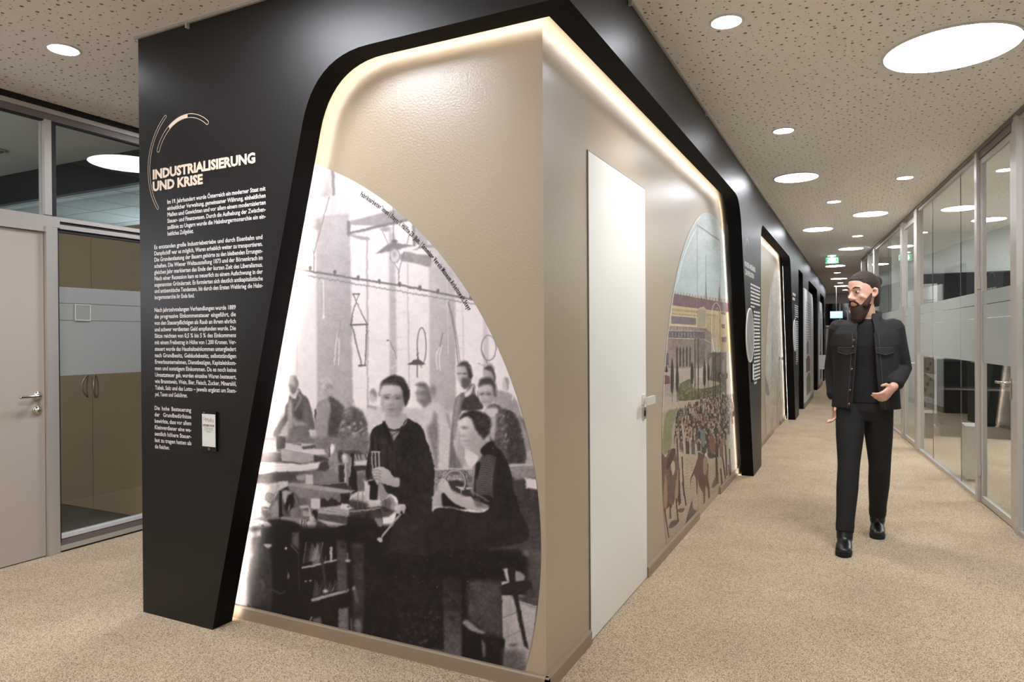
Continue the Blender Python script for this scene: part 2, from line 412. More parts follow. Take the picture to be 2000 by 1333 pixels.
tag(link('perforation', me, M['hole'], ce), kind='stuff')
XE = HX0 + nx * CS; YE = HY0 + ny * CS
bm = bmesh.new(); box(bm, HX0 - 0.3, 6.0, -4.6, HY0, H, H + 0.06); box(bm, HX0 - 0.3, 6.0, YE, 24.2, H, H + 0.06)
box(bm, HX0 - .3, HX0, HY0, YE, H, H + .06); box(bm, XE, 6.0, HY0, YE, H, H + .06)
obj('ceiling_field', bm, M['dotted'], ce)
obj('ceiling_backing', B(HX0 - 0.3, 6.0, -4.6, 24.2, H + 0.07, H + 0.1), M['plaster'], ce)

# ---- ceiling lamps
def big_lamp(x, y, d, label):
    t = empty('ceiling_lamp', (x, y, H), label, 'ceiling light', 'round ceiling lamps')
    bm = bmesh.new(); lathe(bm, [(d / 2 + .008, 0.0), (d / 2 + 0.008, -0.006), (d / 2 + .001, -0.009), (d / 2 - 0.002, -0.009), (d / 2 - 0.002, 0.0)], 64); obj('frame', bm, M['rim'], t, True)
    bm = bmesh.new(); lathe(bm, [(d / 2 - 0.003, 0.0), (d / 2 - 0.003, -0.0095), (d / 2 - .02, -0.011)], 64); obj('diffuser', bm, M['disc'], t)
def small_lamp(x, y, label, w_=SPOT_W):
    t = empty('downlight', (x, y, H), label, 'downlight', 'small round downlights')
    bm = bmesh.new(); lathe(bm, [(0.078, 0.0), (0.078, -0.003), (0.072, -0.006), (0.066, -0.006), (0.066, 0.0)], 40); obj('frame', bm, M['rim'], t, True)
    bm = bmesh.new(); lathe(bm, [(0.065, 0.0), (0.065, -0.0055), (0.055, -0.007)], 40); obj('diffuser', bm, M['spot'], t)
    l = bpy.data.lights.new('downlight_beam', 'SPOT'); l.energy = w_; l.spot_size = R(120); l.spot_blend = 1.0; l.shadow_soft_size = 0.05; l.color = (1, 0.97, 0.93)
    lo = bpy.data.objects.new('downlight_beam', l); COL.objects.link(lo); lo.parent = t; lo.location = (0, 0, -0.03)
bl = ['very large bright round ceiling lamp nearest the right edge', 'large round ceiling lamp beside the black wall, nearest of the left row',
      'large round ceiling lamp near the glass wall above the walking man', 'round ceiling lamp by the black wall, second of the left row',
      'round ceiling lamp just before the green exit sign', 'round ceiling lamp directly behind the green exit sign', 'flat round ceiling lamp, second beyond the exit sign',
      'flat round ceiling lamp, third beyond the exit sign', 'farthest round ceiling lamp above the end window', 'large round ceiling lamp above the front of the black wall, outside the picture', 'round ceiling lamp of the side passage, mirrored in the left glass',
      'large round ceiling lamp behind the viewer on the right', 'large round ceiling lamp behind the viewer on the left']
for (x, y, d), s in zip(BIG, bl): big_lamp(x, y, d, s)
sl = ['small round downlight nearest the camera beside the long black wall', 'second small downlight along the black wall', 'small downlight near the glass wall on the right',
      'small downlight between the two rows of large lamps', 'small downlight behind the large lamp near the glass wall', 'small downlight right above the green exit sign',
      'tiny downlight beyond the exit sign', 'tiniest downlight far down the corridor', 'small round downlight at the far left above the beige door', 'small downlight behind the viewer']
for (x, y), s in zip(SML, sl): small_lamp(x, y, s)

# ================================================================== LEFT PARTITION (x = -3.35)
XL = -3.35
tag(obj('wall_left', B(XL - 0.08, XL, -4.6, -1.2, 0, H), M['door_b']), kind='structure')
tag(obj('trim_2', B(XL - 0.06, XL + 0.004, -4.6, 24, 2.705, H), M['gasket']), kind='structure')
pf = empty('glazed_partition', (XL, 0.2, 0), 'aluminium framed partition with two upper panes and one tall pane beside the beige door', 'partition')
def P(name, m_, parent, *a, bevel=0):
    a = list(a); return obj(name, B(*a), m_, parent, bevel=bevel)
def rel(o, t):   # move world-space geometry under a thing at t
    v = -Vector(t.location); o.data.transform(Matrix.Translation(v)); return o
def PW(name, m_, t, *a, bevel=0): return rel(P(name, m_, t, *a, bevel=bevel), t)
PW('top_rail', M['alu'], pf, XL - .05, XL + .012, -1.2, 3.0, 2.675, 2.703)
PW('top_rail', M['alu_d'], pf, XL - .05, XL + .004, -1.2, 3.0, 2.635, 2.674)
PW('mullion', M['alu'], pf, XL - .05, XL + .012, 0.150, 0.190, 2.06, 2.634)
PW('mullion', M['gasket'], pf, XL - .05, XL + .002, 0.191, 0.222, 2.06, 2.674)
PW('transom_rail', M['alu'], pf, XL - .05, XL + .012, -1.2, 0.235, 1.99, 2.055)
PW('transom_rail', M['alu'], pf, XL - .05, XL + .012, 0.236, 3.0, 2.03, 2.055)
PW('transom_rail', M['gasket'], pf, XL - .05, XL + .002, 0.236, 3.0, 2.012, 2.029)
PW('transom_rail', M['alu'], pf, XL - .05, XL + .012, 0.236, 3.0, 1.985, 2.011)
PW('gasket', M['gasket'], pf, XL - .03, XL + .001, -1.2, 3.0, 2.625, 2.6345)
PW('gasket', M['gasket'], pf, XL - .03, XL + .001, 0.232, 3.0, 1.965, 1.984)
PW('gasket', M['gasket'], pf, XL - .03, XL + .001, 0.222, 0.234, 0.06, 1.97)
PW('door_post', M['alu'], pf, XL - .06, XL + .030, 0.145, 0.178, 0.0, 1.989, bevel=.003)
PW('door_post', M['alu'], pf, XL - .06, XL + .012, 0.1785, 0.221, 0.0, 1.989, bevel=.003)
PW('head_casing', M['alu'], pf, XL - .06, XL + .022, -0.85, 0.145, 1.955, 1.989)
PW('bottom_rail', M['alu'], pf, XL - .05, XL + .012, 0.222, 3.0, 0.012, 0.040, bevel=.003)
PW('bottom_rail', M['alu_d'], pf, XL - .05, XL + .001, 0.222, 3.0, 0.041, 0.075)
PW('bottom_rail', M['gasket'], pf, XL - .05, XL - .004, 0.222, 3.0, 0.0, 0.0115)
PW('glazing_bead', M['paperp'], pf, XL - .05, XL - .006, 0.238, 3.0, 0.080, 0.105)
PW('pane', M['glass'], pf, XL - .022, XL - .018, -1.2, 0.150, 2.056, 2.634)
PW('pane', M['glass'], pf, XL - .022, XL - .018, 0.222, 3.0, 2.056, 2.634)
PW('pane', M['glass'], pf, XL - .022, XL - .018, 0.234, 3.0, 0.106, 1.984)
for z0, z1 in ((1.083, 1.424), (1.428, 1.529), (1.534, 1.632)):
    PW('frosted_band', M['frost'], pf, XL - .0175, XL - .016, 0.236, 3.0, z0, z1)
# room sign holder on the frosted band
sg = empty('sign_holder', (XL, 0.383, 1.476), 'small square clear sign holder on the frosted band beside the beige door', 'sign holder')
rel(obj('plate', B(XL - .015, XL - .011, 0.334, 0.433, 1.426, 1.527), M['frost']), sg).parent = sg
for a in ((0.334, 0.338, 1.426, 1.527), (0.429, 0.433, 1.426, 1.527), (0.338, 0.429, 1.523, 1.527), (0.338, 0.429, 1.426, 1.430)):
    PW('edge', M['paperp'], sg, XL - .0108, XL - .008, *a)
# beige door with lever handle
d2 = empty('door_2', (XL, -0.35, 0), 'warm grey door with steel lever handle in aluminium frame at the left edge', 'door'); tag(d2, kind='structure')
PW('leaf', M['door_b'], d2, XL - .045, XL + .002, -0.82, 0.142, 0.006, 1.953, bevel=.002)
PW('casing', M['alu'], d2, XL - .06, XL + .03, -0.86, -0.822, 0, 1.989)
def lever(parent, base, nrm, along, L=0.125, mm='steel', rose=0.026, square=False):
    """handle: rose on the leaf, neck out along nrm, grip along 'along'"""
    base = Vector(base); nrm = Vector(nrm); al = Vector(along)
    h = bpy.data.objects.new('door_handle', None); COL.objects.link(h); h.parent = parent; h.location = base - parent.location; h.empty_display_size = .05
    bm = bmesh.new(); q = nrm.to_track_quat('Z', 'Y').to_matrix().to_4x4()
    lathe(bm, [(rose, 0), (rose, 0.006), (rose - .004, 0.009), (0.011, 0.009), (0.011, 0.012)], 28, q); obj('rose', bm, M[mm], h, True)
    bm = bmesh.new(); o = nrm * 0.05
    tube(bm, [nrm * 0.008, nrm * 0.035, nrm * 0.046 + al * 0.006, o + al * 0.02, o + al * L * .5, o + al * L], [.009, .009, .0095, .0095, .009, .0088], 14); obj('grip', bm, M[mm], h, True)
    return h
lever(d2, (XL + .002, 0.098, 0.972), (1, 0, 0), (0, -1, 0), 0.115)
bm = bmesh.new(); q = Vector((1, 0, 0)).to_track_quat('Z', 'Y').to_matrix().to_4x4(); q.translation = Vector((XL + .002, 0.098, 0.885)) - d2.location
lathe(bm, [(.026, 0), (.026, .007), (.022, .010), (.009, .010), (.009, .014)], 28, q); obj('lock_rose', bm, M['steel'], d2, True)

# ---- room behind the left partition
tag(obj('floor_office_left', B(-9, XL - .08, -3, 8, -0.1, -0.001), mat('dark_office_carpet', (84, 78, 72), .95)), kind='structure')
tag(obj('ceiling_office_left', B(-9, XL - .09, -3, 1.0, 2.70, 2.76), M['roomd']), kind='structure')
tag(obj('wall_office_left', B(-9, -8.9, -3, 8, 0, 2.8), M['room']), kind='structure')
tag(obj('wall_office_back', B(-9, XL - .09, -3.1, -3, 0, 2.8), M['room']), kind='structure')
tag(obj('wall_office_far', B(-9, XL - .09, 7.9, 8, 0, 3.0), M['blue']), kind='structure')
tag(obj('wall_beam', B(-9, XL - .09, 1.0, 1.06, 2.46, 2.70), M['dark']), kind='structure')
tag(obj('floor_side_passage', B(XL - .1, -2.0, 8, 24.2, -0.1, -0.002), M['carpet']), kind='structure')
# tiled ceiling of the next room, each tile a panel
tc_ = empty('tile_ceiling', (-6, 4.5, 2.72), 'pale blue suspended tile ceiling of the room behind the brown cabinet', 'ceiling'); tc_['kind'] = 'structure'
proto = None
for i in range(9):
    for j in range(11):
        x = -3.75 - i * 0.6; y = 1.55 + j * 0.6
        if proto is None:
            me = bpy.data.meshes.new('tile'); bm = B(-.292, .292, -.292, .292, 0, .015); bm.to_mesh(me); bm.free(); me.materials.append(M['blue']); proto = me
        o = bpy.data.objects.new('tile', proto); COL.objects.link(o); o.parent = tc_; o.location = (x + 6, y - 4.5, 0)
obj('grid_backing', B(-2.99, 2.6, -3.2, 3.4, .016, .03), M['alu_d'], tc_)
cb = empty('storage_cabinet', (-4.24, 1.0, 0), 'tall brown cabinet with two doors and curved handles behind the left glass pane', 'cabinet')
PW('body', M['cab'], cb, -5.9, -3.5, 1.012, 1.45, 0.0, 2.15)
for x0, x1 in ((-5.05, -4.239), (-4.235, -3.505)):
    dd = PW('door', M['cab'], cb, x0, x1, 0.99, 1.011, 0.004, 2.147)
    sx = -4.29 if x0 < -5 else -4.19; s_ = -1 if x0 < -5 else 1
    bm = bmesh.new(); tube(bm, [(sx - s_ * .0, 0.985, 1.03), (sx + s_ * .016, 0.965, 0.99), (sx + s_ * .024, .96, 0.945), (sx + s_ * .016, .965, 0.90), (sx, 0.985, 0.865)], .006, 8)
    o = obj('handle', bm, M['steel'], dd, True); rel(o, cb)
PW('door', M['cab'], cb, -5.86, -5.054, 0.99, 1.011, 0.004, 2.147)
wn = empty('window_1', (-4.6, 1.1, 2.3), 'clear transom glazing above the brown cabinet with slim white posts', 'window'); wn['kind'] = 'structure'
for x in (-3.62, -3.78, -4.95, -6.2): PW('post', M['ltgrey'], wn, x - .02, x + .02, 1.1, 1.14, 2.15, 2.44)
PW('pane', M['glass'], wn, -8.9, -3.5, 1.118, 1.122, 2.15, 2.44)
def room_lamp(x, y, z, d, e, label, on=True):
    t = empty('office_lamp', (x, y, z), label, 'ceiling light', 'lamps inside the offices')
    bm = bmesh.new(); lathe(bm, [(d / 2 + .01, 0.0), (d / 2 + 0.01, -0.008), (d / 2 - .002, -0.012), (d / 2 - .002, 0)], 48); obj('frame', bm, M['rim'], t, True)
    bm = bmesh.new(); lathe(bm, [(d / 2 - .003, 0.0), (d / 2 - 0.003, -0.013), (d / 2 - .02, -.014)], 48)
    obj('diffuser', bm, mat('office_lamp_diffuser', (250, 252, 255), .5, emit=((235, 246, 255), e)) if on else M['alu_d'], t)
room_lamp(-4.62, 0.5, 2.70, 0.16, 0, 'unlit recessed downlight seen through the upper left pane', False)
def globe(x, y, label, e_):  # fill light globe on a stand, added out of view to brighten an office
    g_ = empty('fill_globe', (x, y, 0), label, 'fill light', 'added fill light globes hidden inside the offices')
    bm = bmesh.new(); lathe(bm, [(.16, 0), (.16, .02), (.02, .03), (.014, .04), (.014, 1.62), (.03, 1.64), (.03, 1.66)], 24); obj('stand', bm, M['alu_d'], g_, True)
    bm = bmesh.new(); bmesh.ops.create_uvsphere(bm, u_segments=24, v_segments=16, radius=.20, matrix=Matrix.Translation((0, 0, 1.85))); obj('globe', bm, mat('fill_globe_emitter', (255, 255, 255), .5, emit=((238, 244, 255), e_)), g_, True)
globe(-5.0, -1.9, 'added unseen fill light globe in the office behind the beige door', 22.0); globe(4.2, 7.0, 'added unseen fill light globe in the glass office', 16.0)  # both added: left one lifts the office ceiling, right one the cross wall
gl = empty('fill_globe', (-6.3, 3.4, 0), 'added cool white fill light globe, unseen in the blue room behind the brown cabinet', 'fill light')  # added globe, kept below the cabinet top, lights the tile ceiling
bm = bmesh.new(); lathe(bm, [(.16, 0), (.16, .02), (.02, .03), (.014, .04), (.014, 1.62), (.03, 1.64), (.03, 1.66)], 24); obj('stand', bm, M['alu_d'], gl, True)
bm = bmesh.new(); bmesh.ops.create_uvsphere(bm, u_segments=24, v_segments=16, radius=.20, matrix=Matrix.Translation((0, 0, 1.85))); obj('globe', bm, mat('fill_globe_emitter', (255, 255, 255), .5, emit=((226, 240, 252), 30.0)), gl, True)

# ================================================================== GLASS WALL ON THE RIGHT
GW = empty('glass_wall', (glass_x(3.26), 3.26, 0), 'long aluminium framed glass wall with a frosted band along the right of the corridor', 'glass wall')
GW.rotation_euler = (0, 0, math.atan(0.0935))
cg = math.cos(math.atan(0.0935))
def sy(y): return (y - 3.26) / cg            # local length along the wall
def G(name, m_, y0, y1, z0, z1, x0=-.02, x1=.02, parent=None, bevel=0):
    return obj(name, B(x0, x1, sy(y0), sy(y1), z0, z1), M[m_], parent or GW, bevel=bevel)
posts = [(-1.80, -1.70, 0), (3.135, 3.20, 1), (3.203, 3.30, 2), (4.10, 4.17, 1), (6.62, 6.80, 1), (7.62, 7.76, 1), (10.35, 10.52, 1), (11.18, 11.30, 1), (12.2, 12.35, 1)]
for y0, y1, k in posts:
    G('post', 'alu', y0, y1, 0.0, H - .03, -.035 if k != 2 else -.018, .03, bevel=.003)
G('top_rail', 'alu_d', -4.6, 12.35, H - .035, H - .001, -.03, .03)
G('top_rail', 'alu_d', 3.30, 4.10, 2.655, H - .036, -.022, .022)
bays = [(-4.5, -1.80, []), (-1.70, 3.135, [0.7]), (4.17, 6.62, [4.77, 5.95]), (7.76, 10.35, [9.05]), (10.52, 11.18, []), (11.30, 12.2, [])]
bands = ((1.083, 1.424), (1.428, 1.529), (1.534, 1.632))
for y0, y1, js in bays:
    G('bottom_rail', 'alu', y0, y1, 0, .03, -.022, .022, bevel=.002)
    G('glazing_bead', 'alu', y0, y1, H - .06, H - .036, -.018, .018)
    ys = [y0] + js + [y1]
    for a, b in zip(ys, ys[1:]):
        G('pane', 'glass', a + .003, b - .003, .031, H - .061, -.003, .003)
        for z0, z1 in bands: G('frosted_band', 'frost', a + .004, b - .004, z0, z1, -.0045, -.0035)
    for j in js: G('joint_seal', 'alu_d', j - .003, j + .003, .031, H - .061, -.004, .004)
tag(GW, kind='structure') if False else None
def glass_door(name, y0, y1, hinge_y, handle_y, s_, label):
    c = GW.matrix_basis @ Vector((0, 0, 0))
    t = empty(name, GW.location + Vector((-0.0935 * cg * sy(y0), cg * sy(y0), 0)), label, 'door', rz=GW.rotation_euler.z); t['kind'] = 'structure'
    L = sy(y1) - sy(y0)
    def D(n, m_, a0, a1, z0, z1, x0=-.014, x1=.014, bevel=0): return obj(n, B(x0, x1, a0, a1, z0, z1), M[m_], t, bevel=bevel)
    D('stile', 'alu', 0.004, .045, .008, 2.65, bevel=.002); D('stile', 'alu', L - .03, L - .004, .008, 2.65, bevel=.002)
    D('top_rail', 'alu', .045, L - .03, 2.61, 2.65); D('bottom_rail', 'alu', .045, L - .03, .008, .055)
    D('pane', 'glass', .045, L - .03, .055, 2.61, -.003, .003)
    for z0, z1 in bands: D('frosted_band', 'frost', .045, L - .03, z0, z1, -.0045, -.0035)
    D('door_seal', 'gasket', L - .0038, L + .004, 0, 2.65, -.01, .01)
    for z in (.25, 1.70): D('hinge', 'alu', L - .018, L + .02, z - .045, z + .045, -.034, -.015, bevel=.004)
    h = bpy.data.objects.new('door_handle', None); COL.objects.link(h); h.parent = t; h.location = (-.014, .025, .955); h.empty_display_size = .05
    bm = bmesh.new(); box(bm, -.008, 0, -.016, .016, -.09, .05); obj('plate', bm, M['steel'], h, bevel=.003)
    bm = bmesh.new(); tube(bm, [(-.004, 0, .02), (-.04, 0, .02), (-.052, .008, .02), (-.054, .03, .02), (-.054, .075, .018), (-.054, .135, .018)], .0095, 12); obj('grip', bm, M['steel'], h, True)
    return t
glass_door('door_3', 3.30, 4.10, 0, 0, 1, 'framed glass door with steel lever handle at the right edge')
glass_door('door_4', 6.80, 7.62, 0, 0, 1, 'second framed glass door, behind the walking man')
tag(GW, cat='glass wall')
# offices behind the glass
tag(obj('wall_office_right', B(5.3, 5.4, -4.6, 12.4, 0, H), M['room']), kind='structure')
def cross(y, x1=5.3): return obj('wall_cross', B(glass_x(y) + .06, x1, y, y + .1, 0, H), M['room'])
tag(cross(12.25, 6.0), kind='structure'); tag(cross(9.2), kind='structure'); tag(cross(3.17), kind='structure')
scr = empty('wall_screen', (2.3, 9.1, 1.9), 'dark wall screen inside the office behind the glass wall', 'screen')
PW('casing', M['dark'], scr, 1.84, 2.95, 9.14, 9.198, 1.68, 2.17, bevel=.006); PW('panel', M['window'], scr, 1.86, 2.93, 9.134, 9.1395, 1.70, 2.15)
sb = empty('sideboard', (2.3, 8.2, 0), 'low black sideboard with a shelf inside the glass office', 'sideboard')
PW('top', M['dark'], sb, 1.93, 3.2, 8.0, 8.45, .96, .99); PW('bottom', M['dark'], sb, 1.93, 3.2, 8.0, 8.45, .12, .15); PW('shelf', M['alu_d'], sb, 1.96, 3.17, 8.01, 8.43, .60, .62)
PW('side_panel', M['dark'], sb, 1.93, 1.96, 8.0, 8.45, .15, .96); PW('side_panel', M['dark'], sb, 3.17, 3.2, 8.0, 8.45, .15, .96); PW('back_panel', M['dark'], sb, 1.96, 3.17, 8.43, 8.45, .15, .96)
PW('plinth', M['dark'], sb, 1.98, 3.15, 8.05, 8.4, 0, .12)
ped = empty('pedestal', (1.93, 5.1, 0), 'white box pedestal on the floor behind the glass wall', 'pedestal')
PW('body', M['ltgrey'], ped, 1.88, 2.01, 4.96, 5.25, 0.02, .47, bevel=.004); PW('top', M['ltgrey'], ped, 1.875, 2.015, 4.955, 5.255, .471, .49, bevel=.003); PW('foot', M['dark'], ped, 1.89, 2.0, 4.97, 5.24, 0, .02)
lp = empty('leaning_picture', (1.83, 7.75, 0), 'white framed black and white machine picture leaning by the sideboard inside the glass office', 'picture')
PW('board', M['paperp'], lp, 1.735, 1.90, 7.75, 7.77, .32, 1.04); PW('print', tone_m, lp, 1.75, 1.875, 7.747, 7.7495, .36, 1.02); PW('stand', M['dark'], lp, 1.78, 1.86, 7.771, 7.9, 0, .34)
for k in range(9): PW('machine_shape', M['dark'], lp, 1.765 + .03 * (k % 3), 1.785 + .03 * (k % 3) + .008 * (k % 2), 7.744, 7.7465, .40 + .065 * k, .44 + .065 * k)
board = empty('notice_board', (1.84, 7.9, 1.8), 'white notice sheet behind the glass wall above the frosted band', 'notice board')
PW('sheet', M['paperp'], board, 1.735, 1.925, 7.9, 7.92, 1.63, 1.95)
for z in (1.71, 1.74, 1.68): PW('printed_line', M['lett_g'], board, 1.755, 1.88, 7.897, 7.8995, z, z + .012)
room_lamp(3.6, 5.6, 2.72, .5, 45, 'lamp inside the nearer glass office'); room_lamp(3.9, 7.7, 2.72, .6, 40, 'added unseen fill lamp above the sideboard in the glass office'); room_lamp(3.7, 10.7, 2.72, .5, 45, 'lamp inside the farther glass office'); room_lamp(3.8, 0.5, 2.72, .5, 45, 'lamp inside the office beyond the right edge')  # the one by the sideboard is added, unseen, to brighten the cross wall

# ================================================================== ENDS OF THE ROOM
tag(obj('wall_back', B(-3.7, 5.4, -4.7, -4.6, 0, H), M['room']), kind='structure')
tag(obj('wall_end', B(-3.7, 6.0, 23.8, 23.9, 0, 1.60), M['ltgrey']), kind='structure')
tag(obj('wall_end', B(-3.7, 6.0, 23.8, 23.9, 2.45, H), M['ltgrey']), kind='structure')
tag(obj('wall_side', B(5.95, 6.05, 12.2, 23.8, 0, H), M['room']), kind='structure')
tag(obj('wall_passage', B(-3.5, -3.4, 8.0, 23.8, 0, H), M['room']), kind='structure')
we = empty('window_2', (1.0, 23.8, 1.6), 'dark night window with slim white bars at the end of the corridor', 'window'); we['kind'] = 'structure'
PW('sill', M['white'], we, -3.4, 6.0, 23.70, 23.82, 1.60, 1.645)
PW('pane', M['window'], we, -3.4, 6.0, 23.84, 23.85, 1.645, 2.45)
for x in (-1.2, 0.48, 0.72, 2.4, 4.0): PW('bar', M['white'], we, x - .014, x + .014, 23.78, 23.84, 1.645, 2.45)
PW('head_bar', M['ltgrey'], we, -3.4, 6.0, 23.78, 23.84, 2.40, 2.45)
tv = empty('hanging_screen', (0.47, 20.0, 1.92), 'small bright blue screen hanging at the end of the corridor', 'screen')
PW('casing', M['dark'], tv, .29, .64, 20.0, 20.03, 1.80, 2.02, bevel=.004); PW('display', M['tv'], tv, .30, .63, 19.996, 19.9995, 1.81, 2.01)
PW('text_line', M['tvw'], tv, .32, .60, 19.993, 19.9955, 1.95, 1.985); PW('text_line', M['tvw'], tv, .32, .52, 19.993, 19.9955, 1.90, 1.92)
PW('hanger', M['alu'], tv, .46, .47, 20.01, 20.02, 2.02, H)
# green exit sign
ex = empty('exit_sign', (0.60, 11.46, 2.66), 'green exit sign with arrow and running figure hanging from the ceiling', 'sign')
PW('casing', M['green'], ex, .505, .725, 11.46, 11.48, 2.605, 2.715, bevel=.002)
PW('hanger', M['rim'], ex, .60, .62, 11.466, 11.474, 2.716, H)
L = Lett(); pl = lambda x, z: (x - .60, -0.003, z - 2.66)
L.quad([(.555, 2.695), (.575, 2.695), (.575, 2.655), (.597, 2.655), (.565, 2.615), (.533, 2.655), (.555, 2.655)], pl)
L.quad([(.66, 2.70), (.672, 2.70), (.672, 2.686), (.66, 2.686)], pl); L.quad([(.64, 2.683), (.675, 2.683), (.668, 2.655), (.652, 2.655)], pl)
L.quad([(.652, 2.656), (.668, 2.656), (.64, 2.618), (.630, 2.622)], pl); L.quad([(.655, 2.656), (.67, 2.656), (.69, 2.63), (.682, 2.622)], pl)
L.quad([(.69, 2.70), (.712, 2.70), (.712, 2.617), (.705, 2.617), (.705, 2.693), (.69, 2.693)], pl)
L.build('pictogram', M['signw'], ex)

# ================================================================== DOORS IN THE BEIGE WALLS
d1 = empty('door_1', (0, 0.9, 0), 'plain white flush door in the beige corridor wall', 'door'); d1['kind'] = 'structure'
PW('leaf', M['white'], d1, 0.001, 0.006, 0.462, 1.332, 0.006, 2.092)
PW('frame', M['alu_d'], d1, 0.0005, .004, .457, .4615, 0, 2.097); PW('frame', M['alu_d'], d1, 0.0005, .004, 1.3325, 1.337, 0, 2.097); PW('frame', M['alu_d'], d1, 0.0005, .004, .4615, 1.3325, 2.0925, 2.097)
def square_handle(parent, y, z, yd, mm='steel'):
    h = bpy.data.objects.new('door_handle', None); COL.objects.link(h); h.parent = parent; h.location = Vector((0.006, y, z)) - parent.location; h.empty_display_size = .05
    obj('rose', B(0, .008, -.026, .026, -.026, .026), M[mm], h, bevel=.002)
    bm = bmesh.new(); box(bm, .007, .055, -.008, .008, -.010, .010); obj('neck', bm, M[mm], h, bevel=.002)
    bm = bmesh.new(); box(bm, .045, .058, -.008 if yd > 0 else -.095, .095 if yd > 0 else .035, -.021, .021); obj('grip', bm, M[mm], h, bevel=.002)
square_handle(d1, 1.275, 0.968, -1, 'satin')
k = PW('lock_plate', M['steel'], d1, .006, .016, 1.25, 1.30, .865, .925, bevel=.002)
PW('keyhole', M['gasket'], d1, .0162, .018, 1.268, 1.282, .88, .91)
# ------------------------------------------------------------------ print painter (ink drawn with shapes, then laid on the wallpaper mesh)
class Ink:
    def __init__(s, x0, y0, w, h, seed=3):
        s.x0, s.y0, s.w, s.h = x0, y0, w, h; s.im = np.zeros((h, w, 3), np.float32); s.rs = np.random.RandomState(seed)
        s.fr = (0, 0, 1.0); n = np.zeros((h, w), np.float32)
        for o, a in ((4, .4), (12, .35), (40, .3)):
            g = s.rs.rand(h // o + 3, w // o + 3).astype(np.float32) - .5
            yy = np.linspace(0, h / o, h, endpoint=False); xx = np.linspace(0, w / o, w, endpoint=False)
            yi = yy.astype(int); xi = xx.astype(int); fy = (yy - yi)[:, None]; fx = (xx - xi)[None, :]
            fy = fy * fy * (3 - 2 * fy); fx = fx * fx * (3 - 2 * fx)
            n += a * ((g[yi][:, xi] * (1 - fx) + g[yi][:, xi + 1] * fx) * (1 - fy) + (g[yi + 1][:, xi] * (1 - fx) + g[yi + 1][:, xi + 1] * fx) * fy)
        s.n = n + (s.rs.rand(h, w).astype(np.float32) - .5) * .25
    def F(s, x0, y0, k): s.fr = (x0 - s.x0, y0 - s.y0, k)
    def T(s, pts): a = np.array(pts, np.float32).reshape(-1, 2); return np.stack([a[:, 0] * s.fr[2] + s.fr[0], a[:, 1] * s.fr[2] + s.fr[1]], 1)
    def _bb(s, P, m):
        x0 = max(0, int(P[:, 0].min() - m)); x1 = min(s.w, int(P[:, 0].max() + m + 2)); y0 = max(0, int(P[:, 1].min() - m)); y1 = min(s.h, int(P[:, 1].max() + m + 2))
        if x0 >= x1 or y0 >= y1: return None
        Y, X = np.mgrid[y0:y1, x0:x1].astype(np.float32); return x0, x1, y0, y1, X + .5, Y + .5
    def _put(s, b, al, g, tex, sh):
        x0, x1, y0, y1, X, Y = b; c = np.array(g if hasattr(g, '__len__') else (g, g, g), np.float32)
        v = np.broadcast_to(c, al.shape + (3,)).copy()
        if sh: v += (sh[0] * ((X - x0) / max(1, x1 - x0) - .5) + sh[1] * ((Y - y0) / max(1, y1 - y0) - .5))[..., None]
        if tex: v += (s.n[y0:y1, x0:x1] * tex)[..., None]
        r = s.im[y0:y1, x0:x1]; r += (v - r) * al[..., None]
    @staticmethod
    def smooth(P, closed=True, k=5):
        n = len(P); o = []
        for i in range(n if closed else n - 1):
            p0, p1, p2, p3 = P[(i - 1) % n if closed else max(i - 1, 0)], P[i], P[(i + 1) % n], P[(i + 2) % n if closed else min(i + 2, n - 1)]
            for j in range(k):
                t = j / k; o.append(.5 * ((2 * p1) + (p2 - p0) * t + (2 * p0 - 5 * p1 + 4 * p2 - p3) * t * t + (3 * p1 - p0 - 3 * p2 + p3) * t ** 3))
        if not closed: o.append(P[-1])
        return np.array(o, np.float32)
    @staticmethod
    def _seg(X, Y, P, closed):
        d = np.full(X.shape, 1e9, np.float32); n = len(P)
        for i in range(n if closed else n - 1):
            a = P[i]; e = P[(i + 1) % n] - a; L = float(e @ e) + 1e-9
            t = np.clip(((X - a[0]) * e[0] + (Y - a[1]) * e[1]) / L, 0, 1)
            np.minimum(d, (X - a[0] - t * e[0]) ** 2 + (Y - a[1] - t * e[1]) ** 2, out=d)
        return np.sqrt(d)
    def poly(s, pts, g, sm=1, so=1.2, a=1.0, tex=10, sh=None):
        P = s.T(pts)
        if sm: P = s.smooth(P)
        b = s._bb(P, so + 1)
        if not b: return
        X, Y = b[4], b[5]; ins = np.zeros(X.shape, bool); n = len(P)
        for i in range(n):
            p, q = P[i], P[(i + 1) % n]
            if p[1] == q[1]: continue
            c = (p[1] > Y) != (q[1] > Y); ins ^= c & (X < (q[0] - p[0]) * (Y - p[1]) / (q[1] - p[1]) + p[0])
        d = s._seg(X, Y, P, True); d = np.where(ins, -d, d)
        s._put(b, np.clip(.5 - d / (2 * so), 0, 1) * a, g, tex, sh)
    def ell(s, cx, cy, rx, ry, g, rot=0, so=1.2, a=1.0, tex=8, sh=None):
        k = s.fr[2]; c = s.T([(cx, cy)])[0]; rx *= k; ry *= k; m = max(rx, ry)
        b = s._bb(np.array([c - m, c + m]), so + 1)
        if not b: return
        t = math.radians(rot); dx = b[4] - c[0]; dy = b[5] - c[1]; u = (dx * math.cos(t) + dy * math.sin(t)) / rx; v = (-dx * math.sin(t) + dy * math.cos(t)) / ry
        d = (np.sqrt(u * u + v * v) - 1) * min(rx, ry); s._put(b, np.clip(.5 - d / (2 * so), 0, 1) * a, g, tex, sh)
